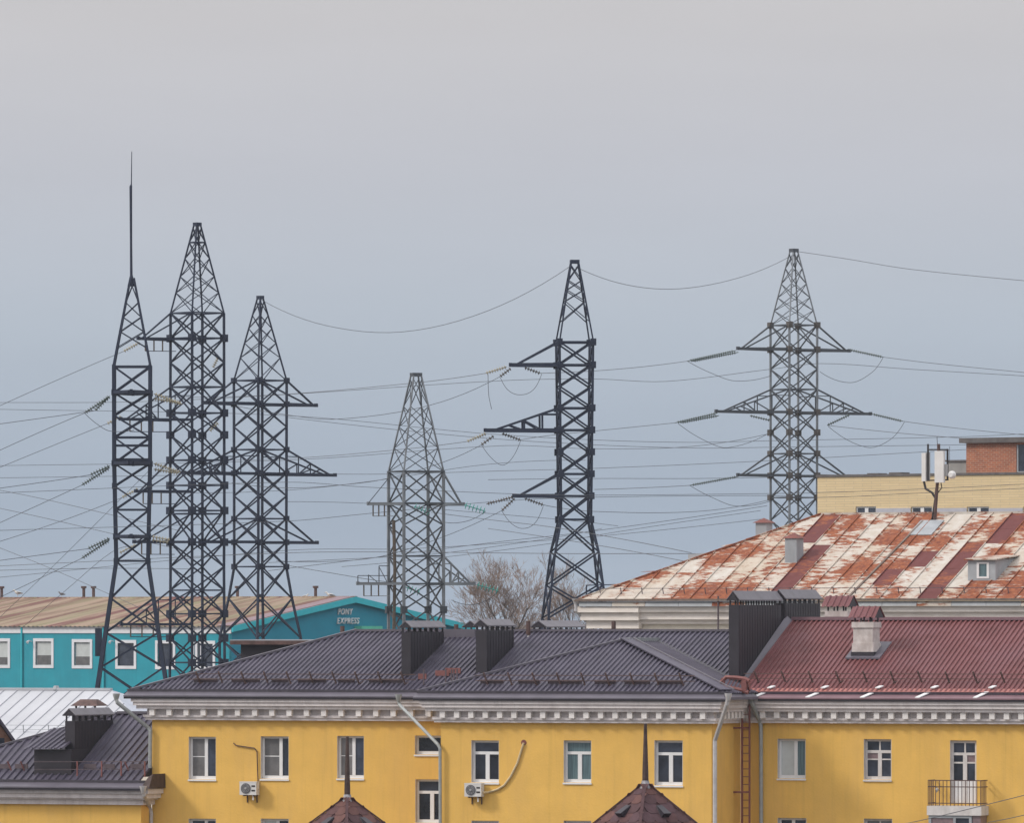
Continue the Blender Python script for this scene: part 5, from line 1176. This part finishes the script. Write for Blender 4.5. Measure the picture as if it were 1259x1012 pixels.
ribbed([(uRr + .2, 0), (uR1, 0), (uR1, slR), (uRr + .2, slR)], (0, RV0 + .02, RZ0 + .04), (1, 0, 0), (0, RVRr - RV0, RZRr - RZ0), .195, .055, flat=.42).obj('main_roof', M['red_roof'], BR)
mb = MB(); mb.quad((uR1, 2 * RVRr - RV0, RZ0), (uRr, 2 * RVRr - RV0, RZ0), (uRr, RVRr, RZRr), (uR1, RVRr, RZRr)); mb.obj('rear_roof', M['red_roof'], BR)
MB().bar((uRr + .2, RVRr, RZRr + .07), (uR1, RVRr, RZRr + .07), .42, .12).obj('ridge_cap', M['red_apron'], BR)
uA = uJ + .95
apron(BR, uA, uR1, AP0, AP1 - .02, zA0, zA1 - .02, M['red_apron'], M['dark_apron'])
MB().hexa([(uRr + .3, AP1 - .0, zA1 + .05), (uR1, AP1 - .0, zA1 + .05), (uR1, RV0 + .25, RZ0 + .14), (uRr + .3, RV0 + .25, RZ0 + .14)], [(uRr + .3, AP1 - .0, zA1 + .09), (uR1, AP1 - .0, zA1 + .09), (uR1, RV0 + .25, RZ0 + .18), (uRr + .3, RV0 + .25, RZ0 + .18)]).obj('eave_flashing', M['red_lip'], BR)
for px in (930, 996, 1063, 1131, 1202):
    p = FB.v(px - 6, 857, AP0 + .02); q = p + Vector((.34, AP1 - AP0, zA1 - zA0)); e = Vector((.17, 0, 0)); up = Vector((0, 0, .035))
    p.z = zA0 + .01
    MB().hexa([p, p + e, q + e, q], [p + up, p + e + up, q + e + up, q + up]).obj('white_strap', M['white_pvc'], BR)
    q2 = q + Vector((.1, .10, .16)); q3 = q2 + Vector((.1, .22, .07)); MB().hexa([q2, q2 + e, q3 + e, q3], [q2 + up, q2 + e + up, q3 + e + up, q3 + up]).obj('white_strap', M['white_pvc'], BR)
KRr = (RZRr - RZ0) / (RVRr - RV0); nR = Vector((0, -KRr, 1)).normalized(); onr = lambda u, t: Vector((u, RV0, RZ0 + .05)) + Vector((0, RVRr - RV0, RZRr - RZ0)).normalized() * t
snow_guard(BR, (onr(uRr + .2, .8), onr(uRr + .2 + 11 * 1.09, .8)), 0, nR, 11, M['pole_rust'], rails=2, h=.5)
# whitewashed chimneys with little red roofs
def red_chimney(x0, x1, xs, yb, yt, v=None, base=True):
    p = FB.slope(x0, yb, RV0, RZ0 + .05, KRr) if v is None else FB.v(x0, yb, v)
    v0 = p.y; u1 = FB.v(x1, yb, v0).x; zt = FB.v(x0, yt, v0).z; dep = .8
    c = MB().box(p.x, u1, v0, v0 + dep, p.z - .4, zt).box(p.x - .05, u1 + .05, v0 - .05, v0 + dep + .05, zt - .22, zt - .002).box(p.x - .04, u1 + .04, v0 - .04, v0 + dep + .04, p.z - .3, p.z + .55).obj('chimney', M['chim_white'], BR)
    if base: MB().box(p.x - .07, u1 + .07, v0 - .07, v0 + dep + .07, p.z - .4, p.z + .22).obj('base_flashing', M['dark_clad'], c)
    if base: MB().hexa([(p.x - .25, v0 - .2, p.z - .05), (u1 + .35, v0 - .2, p.z - .05), (u1 + .35, v0 + dep + .4, p.z + .55), (p.x - .25, v0 + dep + .4, p.z + .55)], [(p.x - .25, v0 - .2, p.z + .01), (u1 + .35, v0 - .2, p.z + .01), (u1 + .35, v0 + dep + .4, p.z + .61), (p.x - .25, v0 + dep + .4, p.z + .61)]).obj('apron_sheet', M['dark_apron'], c)
    z = zt + .16; o = .16; vm = v0 + dep / 2
    s = MB()
    for uu in (p.x + .03, (p.x + u1) / 2, u1 - .08):
        for vv in (v0 + .03, v0 + dep - .08): s.box(uu, uu + .05, vv, vv + .05, zt, z + .06)
    s.obj('cap_post', M['dark_clad'], c)
    L0 = u1 - p.x + 2 * o; hh = math.hypot(dep / 2 + o, .42)
    ribbed([(0, 0), (L0, 0), (L0, hh), (0, hh)], (p.x - o, v0 - o, z), (1, 0, 0), (0, dep / 2 + o, .42), .24, .04).obj('cap_roof', M['red_roof'], c)
    ribbed([(0, 0), (L0, 0), (L0, hh), (0, hh)], (p.x - o, v0 + dep + o, z), (1, 0, 0), (0, -(dep / 2 + o), .42), .24, .04).obj('cap_roof', M['red_roof'], c)
    MB().quad((u1 + o - .03, v0 - o + .04, z), (u1 + o - .03, v0 + dep + o - .04, z), (u1 + o - .03, vm, z + .38)).obj('cap_gable', M['dark_clad'], c)
red_chimney(1049, 1073, 1080, 809, 765)
red_chimney(1016, 1041, 1048, 775, 751.5, v=RVRr + 1.0, base=False)
# balcony
def balcony():
    p = FB.v(1139.5, 1003, -.85); q = FB.v(1206.5, 992, -.85)
    b = empty('balcony', (0, 0, 0)); b.parent = BR
    MB().box(p.x, q.x, -.85, -.002, p.z, q.z).obj('slab', M['old_white'], b)
    z0 = q.z; z1 = FB.v(1139.5, 960, -.85).z; x0, x1 = p.x + .04, q.x - .04; v0, v1 = -.81, -.05
    m = M['pole_rust']
    for z in (z1, z1 - .24, z0 + .1): MB().bar((x0, v0, z), (x1, v0, z), .035).bar((x0, v0, z), (x0, v1, z), .035).bar((x1, v0, z), (x1, v1, z), .035).obj('handrail', m, b)
    n = 15
    for i in range(n): x = x0 + (x1 - x0) * i / (n - 1); bar_obj('baluster', (x, v0, z0), (x, v0, z1), .024, m, b)
    for x in (x0, x1):
        for j in range(1, 5): bar_obj('baluster', (x, v0 + (v1 - v0) * j / 5, z0), (x, v0 + (v1 - v0) * j / 5, z1), .022, m, b)
    MB().tube([(x0 + .3, v0 + .05, z0 + .5), (x0 + .33, v0 + .05, z0 + .62), (x0 + .3, v0 + .05, z0 + .7)], [.02, .08, .02], 6).obj('small_ornament', M['old_white'], b)
    # glazed loggia of the flat below
    g = MB().box(p.x + .05, p.x + .15, -.80, -.70, p.z - 1.7, p.z).box(q.x - .5, q.x - .4, -.80, -.70, p.z - 1.7, p.z).box(p.x + .15, q.x - .5, -.80, -.70, p.z - .1, p.z).box((p.x + q.x) / 2 - .05, (p.x + q.x) / 2 + .05, -.80, -.70, p.z - 1.7, p.z - .1)
    g.obj('loggia_frame', M['zinc'], b)
    MB().box(p.x + .15, (p.x + q.x) / 2 - .05, -.76, -.73, p.z - 1.7, p.z - .1).obj('loggia_pane', M['glass_pink'], b); MB().box((p.x + q.x) / 2 + .05, q.x - .5, -.76, -.73, p.z - 1.7, p.z - .1).obj('loggia_pane', M['glass_dark'], b)
    MB().box(q.x - .38, q.x - .06, -.76, -.05, p.z - 1.7, p.z - .01).obj('loggia_side', M['glass_pink'], b)
balcony()
downpipe(BR, [FB.v(923.5, 857.5, -.8), FB.v(923.5, 864, -.8), FB.v(934.5, 888, -.15), FB.v(935.5, 894, -.15), FB.v(936, 1060, -.15)], .08, M['pipe_old'])

# --- low block at the left
FLv = -.95
BL = FB.empty('yellow_low_block', 'lower yellow block at the left with dark ribbed roof and boxed dark chimneys', 'building')
def low_block():
    u1 = FB.v(173.5, 995, FLv).x; u0 = FB.v(-130, 995, FLv).x; zt = FB.v(80, 969, FLv - .5).z
    mb = MB(); mb.quad((u0, FLv, 0), (u1, FLv, 0), (u1, FLv, zt), (u0, FLv, zt)); mb.quad((u1, FLv, 0), (u1, -.003, 0), (u1, -.003, zt), (u1, FLv, zt)); mb.quad((u0, 9, 0), (u0, FLv, 0), (u0, FLv, zt), (u0, 9, zt)); mb.obj('wall', M['plaster'], BL)
    c = MB()
    for dv, a, b in ((.52, -.03, -.22), (.42, -.223, -.40), (.30, -.403, -.46), (.16, -.463, -.66)): c.box(u0 - dv, u1 + dv, FLv - dv, FLv + .02, zt + b, zt + a).box(u1, u1 + dv, FLv + .023, -.004, zt + b, zt + a)
    c.obj('cornice', M['cornice'], BL)
    e0 = FLv - .72; e1 = FLv - .3
    apron(BL, u0 - .6, u1 + .35, e0, e1, zt + .03, zt + .2, M['dark_apron'], M['cowl'])
    rv0 = e1 + .04; rz0 = zt + .22; D = 5.3; rvr = rv0 + D; rz = FB.v(160, 878, rvr).z
    k = (rz - rz0) / D; sl = math.hypot(D, rz - rz0); uh = FB.v(146, 880, rvr).x; um = -.004
    ribbed([(u0 - .5, 0), (u1 + .05, 0), (um, .6), (um, sl), (uh, sl)], (0, rv0, rz0), (1, 0, 0), (0, D, rz - rz0), .30, .06).obj('main_roof', M['dark_roof'], BL)
    MB().quad((u0 - .5, 2 * rvr - rv0, rz0), (u0 - .5, rv0, rz0), (uh, rvr, rz)).obj('hip_roof', M['dark_roof'], BL)
    MB().quad((um, 2 * rvr - rv0, rz0), (u0 - .5, 2 * rvr - rv0, rz0), (uh, rvr, rz), (um, rvr, rz)).obj('rear_roof', M['dark_roof'], BL)
    MB().bar((u0 - .5, rv0, rz0 + .05), (uh, rvr, rz + .05), .2, .08).obj('hip_cap', M['dark_apron'], BL)
    MB().bar((uh, rvr, rz + .05), (um, rvr, rz + .05), .34, .1).obj('ridge_cap', M['dark_apron'], BL)
    # chimneys
    p = FB.slope(80, 946, rv0, rz0, k); ux = FB.v(92, 946, p.y).x; e = FB.u(139, 880, ux); ztp = FB.v(80, 887, p.y).z
    cowl_chimney(BL, FB, p.x, ux, p.y, e.y, p.z - .4, ztp, M['dark_clad'], gap=.2, rise=.26)
    p = FB.slope(42, 953, rv0, rz0, k); q = FB.v(79, 920, p.y); z0 = FB.v(42, 922, p.y).z
    bx = MB().box(p.x, q.x + .3, p.y, p.y + 2, p.z - .4, z0).obj('roof_housing', M['dark_clad'], BL)
    ribbed([(0, 0), (q.x - p.x + .4, 0), (q.x - p.x + .4, 2.6), (0, 2.6)], (p.x - .3, p.y - .35, z0 + .03), (1, 0, 0), (0, 3.3, 1.0), .24, .05).obj('housing_roof', M['dark_roof'], bx)
    v = rvr - .1; a = FB.v(92, 874, v); b = FB.v(117, 874, v)
    cc = MB().box(a.x, b.x, v, v + .8, a.z - 1.6, a.z).obj('chimney', M['dark_clad'], BL)
    s = MB()
    for f in (0, .45, .93): s.box(a.x + (b.x - a.x) * f, a.x + (b.x - a.x) * f + .06, v + .02, v + .1, a.z, a.z + .2)
    s.obj('cowl_post', M['dark_clad'], cc)
    o = .14; z = a.z + .18
    MB().hexa([(a.x - o, v - o, z), (b.x + o, v - o, z), (b.x + o, v + .8 + o, z), (a.x - o, v + .8 + o, z)], [(a.x + .1, v + .3, z + .26), (b.x - .1, v + .3, z + .26), (b.x - .1, v + .5, z + .26), (a.x + .1, v + .5, z + .26)]).obj('cowl_roof', M['pole_rust'], cc)
    # guard rail with posts
    for px in (95, 125, 149, 178):
        q = FB.slope(px, 956, rv0, rz0, k); MB().bar(q, q + Vector((0, 0, .62)), .05).obj('guard_post', M['ladder'], BL)
    q0 = FB.slope(42, 956, rv0, rz0, k); q1 = FB.slope(180, 956, rv0, rz0, k)
    for dz in (.3, .6): MB().bar(q0 + Vector((0, 0, dz)), q1 + Vector((0, 0, dz)), .028).obj('guard_rail', M['guard'], BL)
    for px in (14, 30, 158):
        q = FB.slope(px, 948, rv0, rz0, k); MB().bar(q, q + Vector((-.12, -.1, .36)), .05).obj('guard_bracket', M['ladder'], BL)
    for x0, x1 in ((-5, 12), (18, 34), (103, 118), (127, 141), (160, 176)):
        a = FB.slope(x0, 948, rv0, rz0, k); b = FB.slope(x1, 948, rv0, rz0, k); MB().box(a.x, b.x, a.y, a.y + .04, a.z + .08, a.z + .26).obj('guard_plate', M['guard'], BL)
    # boxed end of the eave and its downpipe
    MB().hexa([(u1 + .25, e0 + .1, zt + .0), (u1 + .62, e0 + .1, zt + .0), (u1 + .62, -.01, zt + .0), (u1 + .25, -.01, zt + .0)], [(u1 + .40, e0 + .5, zt + .42), (u1 + .60, e0 + .5, zt + .55), (u1 + .60, -.01, zt + .55), (u1 + .40, -.01, zt + .42)]).obj('eave_end', M['spike'], BL)
    downpipe(BL, [FB.v(176, 971, FLv - .8), FB.v(177, 978, FLv - .75), FB.v(184, 993, -.15), FB.v(186, 1000, -.15), FB.v(186, 1060, -.15)], .075, M['pipe'])
low_block()

# ------------------------------------------------------------------ air conditioners
def ac_unit(label, px0, px1, py0, py1, v, hose, mh, hr, fan):
    p = FB.v(px0, py1, v - .42); q = FB.v(px1, py0, v - .42)
    o = empty('air_conditioner', FB.world(Vector((p.x, v - .42, p.z))), -FB.a, label, 'air conditioner', 'air conditioners on the yellow wall')
    w, h = q.x - p.x, q.z - p.z; base = Vector((p.x, v - .42, p.z))
    MB().box(0, w, 0, .30, 0, h).box(-.01, w + .01, -.005, .31, h - .03, h + .012).obj('shell', M['ac_shell'], o)
    cx, cz, r = w * fan, h * .5, h * .40
    n = 20; mb = MB(); mb.tube([(cx, -.0, cz), (cx, -.025, cz)], [r, r], n); mb.obj('fan_grille', M['ac_fan'], o)
    MB().tube([(cx, -.025, cz), (cx, -.045, cz)], [r * .22, r * .2], 10).obj('fan_hub', M['antenna_grey'], o)
    for k in range(1, 4):
        pts = [(cx + r * k / 4 * math.cos(t * math.pi / 8), -.032, cz + r * k / 4 * math.sin(t * math.pi / 8)) for t in range(17)]
        MB().tube(pts, .008, 4, False).obj('grille_ring', M['antenna_grey'], o)
    for zz in (.62, .28): MB().box(w * .72, w * .93, -.012, 0, h * zz, h * zz + h * .12).obj('label_plate', M['cable'], o)
    for x in (w * .22, w * .8): MB().box(x - .02, x + .02, .02, .42, -.05, 0).box(x - .02, x + .02, .38, .419, -.3, 0).obj('wall_bracket', M['pole_rust'], o)
    MB().tube([Vector((w * .75, .1, 0)), Vector((w * .76, .1, -.2))], .03, 6).obj('drain_pipe', M['white_pvc'], o)
    pts = [FB.v(a, b, v - .05) - base for a, b in hose]; pts[0] = Vector((w, .15, pts[0].z))
    MB().tube(pts, hr, 6).obj('hose', mh, o)
    return o, base
ac_unit('air conditioner on the left wing wall below a bent cable', 294.5, 315, 962, 978, 0, [(315, 972), (317.5, 968), (317, 955), (316, 925), (313, 920.5), (303, 919), (290, 917), (287, 914)], M['pole_rust'], .022, .38)
ac2, base2 = ac_unit('air conditioner under a bay window with a cream hose climbing right', 571, 591.5, 964, 980, MIDV, [(594, 975), (601, 974.5), (612, 971), (620, 966), (628, 955), (636, 939), (641, 923), (644, 914)], M['hose'], .045, .38)
h = FB.v(644, 913.5, MIDV) - base2; MB().tube([h + Vector((0, .02, 0)), h + Vector((0, -.012, 0))], .11, 10).obj('wall_hole', M['brown_cap'], ac2)

# ------------------------------------------------------------------ shingled turrets with spikes, in front
def turret(px, py, D, slope_px, spike_top, rot, label, seed):
    D = D * DS; rnd = random.Random(seed); X = ray(px, HY).x * D; g = terrain(X, D)
    za = ZC - (py - HY) * D / FPX
    root = empty('turret', (X, D, g), R(rot), label, 'turret', 'shingled turret tops in front of the yellow building')
    za -= g
    bw = 2.4                                  # half width at the eave
    kz = slope_px * math.cos(R(abs(rot) - 45)) * math.sqrt(2)  # height per metre of half width, seen on the corner
    H = bw * kz
    mb = MB(); bb = [(bw, bw, za - H), (-bw, bw, za - H), (-bw, -bw, za - H), (bw, -bw, za - H)]
    for i in range(4): mb.quad(bb[i], bb[(i + 1) % 4], (0, 0, za))
    mb.quad(*bb); mb.obj('roof_deck', SH[0], root)
    MB().box(-bw + .3, bw - .3, -bw + .3, bw - .3, 0, za - H + .02).obj('wall', M['plaster'], root)
    meshes = []
    def tile(w, h, m):
        t = MB(); t.hexa([(-w / 2, 0, 0), (w / 2, 0, 0), (w / 2, h * .75, 0), (w * .28, h, 0), (-w * .28, h, 0), (-w / 2, h * .75, 0)], [(-w / 2, 0, .006), (w / 2, 0, .006), (w / 2, h * .75, .013), (w * .28, h, .015), (-w * .28, h, .015), (-w / 2, h * .75, .013)])
        return t.mesh('shingle', m)
    rows = 13; L0 = math.hypot(bw, H); rl = L0 / rows
    meshes = [tile(.36, rl * 1.18, m) for m in SH]
    count = 0
    for f in range(4):
        ang = f * math.pi / 2; out = Vector((math.cos(ang), math.sin(ang), 0)); al = Vector((-math.sin(ang), math.cos(ang), 0)); dn = (out * bw - Vector((0, 0, H))).normalized(); nr = al.cross(dn); nr = nr if nr.z > 0 else -nr
        for r_ in range(rows - 2 if f in (0, 1) else rows - 2):
            t = rl * (r_ + .15); wd = 2 * bw * (t + rl * .5) / L0; n = max(1, int(wd / .36)); off = .18 if r_ % 2 else 0
            for k in range(n + (r_ % 2)):
                x = -wd / 2 + (k + .5) * wd / (n + (r_ % 2))
                if abs(x) > wd / 2 - .08: continue
                if count >= 296: continue
                count += 1
                o = bpy.data.objects.new('shingle', rnd.choice(meshes)); COL.objects.link(o); o.parent = root
                p = Vector((0, 0, za)) + dn * t + al * x + nr * .008
                o.matrix_local = Matrix.Translation(p) @ Matrix((al * -1 if al.cross(dn).dot(nr) < 0 else al, dn, nr)).transposed().to_4x4()
    for i in range(4):
        c = Vector(bb[i]); a = Vector((0, 0, za)); MB().bar(a.lerp(c, .02) + Vector((0, 0, .03)), a.lerp(c, .99) + Vector((0, 0, .03)), .07, .04).obj('hip_cap', SH[0], root)
    zsp = ZC - (spike_top - HY) * D / FPX - g
    MB().tube([(0, 0, za - .05), (0, 0, za + .25), (0, 0, (za + zsp) / 2), (0, 0, zsp)], [.075, .07, .055, .035], 8).obj('spike', M['spike'], root)
    MB().tube([(0, 0, za + .05), (0, 0, za - .06), (0, 0, za - .13)], [.085, .11, .15], 9).obj('apex_flashing', M['flash'], root)
    for f in range(4):
        ang = f * math.pi / 2; out = Vector((math.cos(ang), math.sin(ang), 0)); al = Vector((-math.sin(ang), math.cos(ang), 0)); dn = (out * bw - Vector((0, 0, H))).normalized(); nr = al.cross(dn); nr = nr if nr.z > 0 else -nr
        c = Vector((0, 0, za)) + dn * .72
        MB().hexa([c - al * .09 + nr * .02, c + al * .09 + nr * .02, c + al * .11 + dn * .34 + nr * .02, c - al * .11 + dn * .34 + nr * .02], [c - al * .08 + nr * .05, c + al * .08 + nr * .05, c + al * .11 + dn * .34 + nr * .16, c - al * .11 + dn * .34 + nr * .16]).obj('roof_vent', M['dark_clad'], root)
turret(427, 980, 118, .74, 906, 45, 'left shingled turret peak with a spike before the left wing', 3)
turret(793.5, 963, 112, .81, 890, 38, 'right shingled turret peak with a spike before the projecting bay', 4)
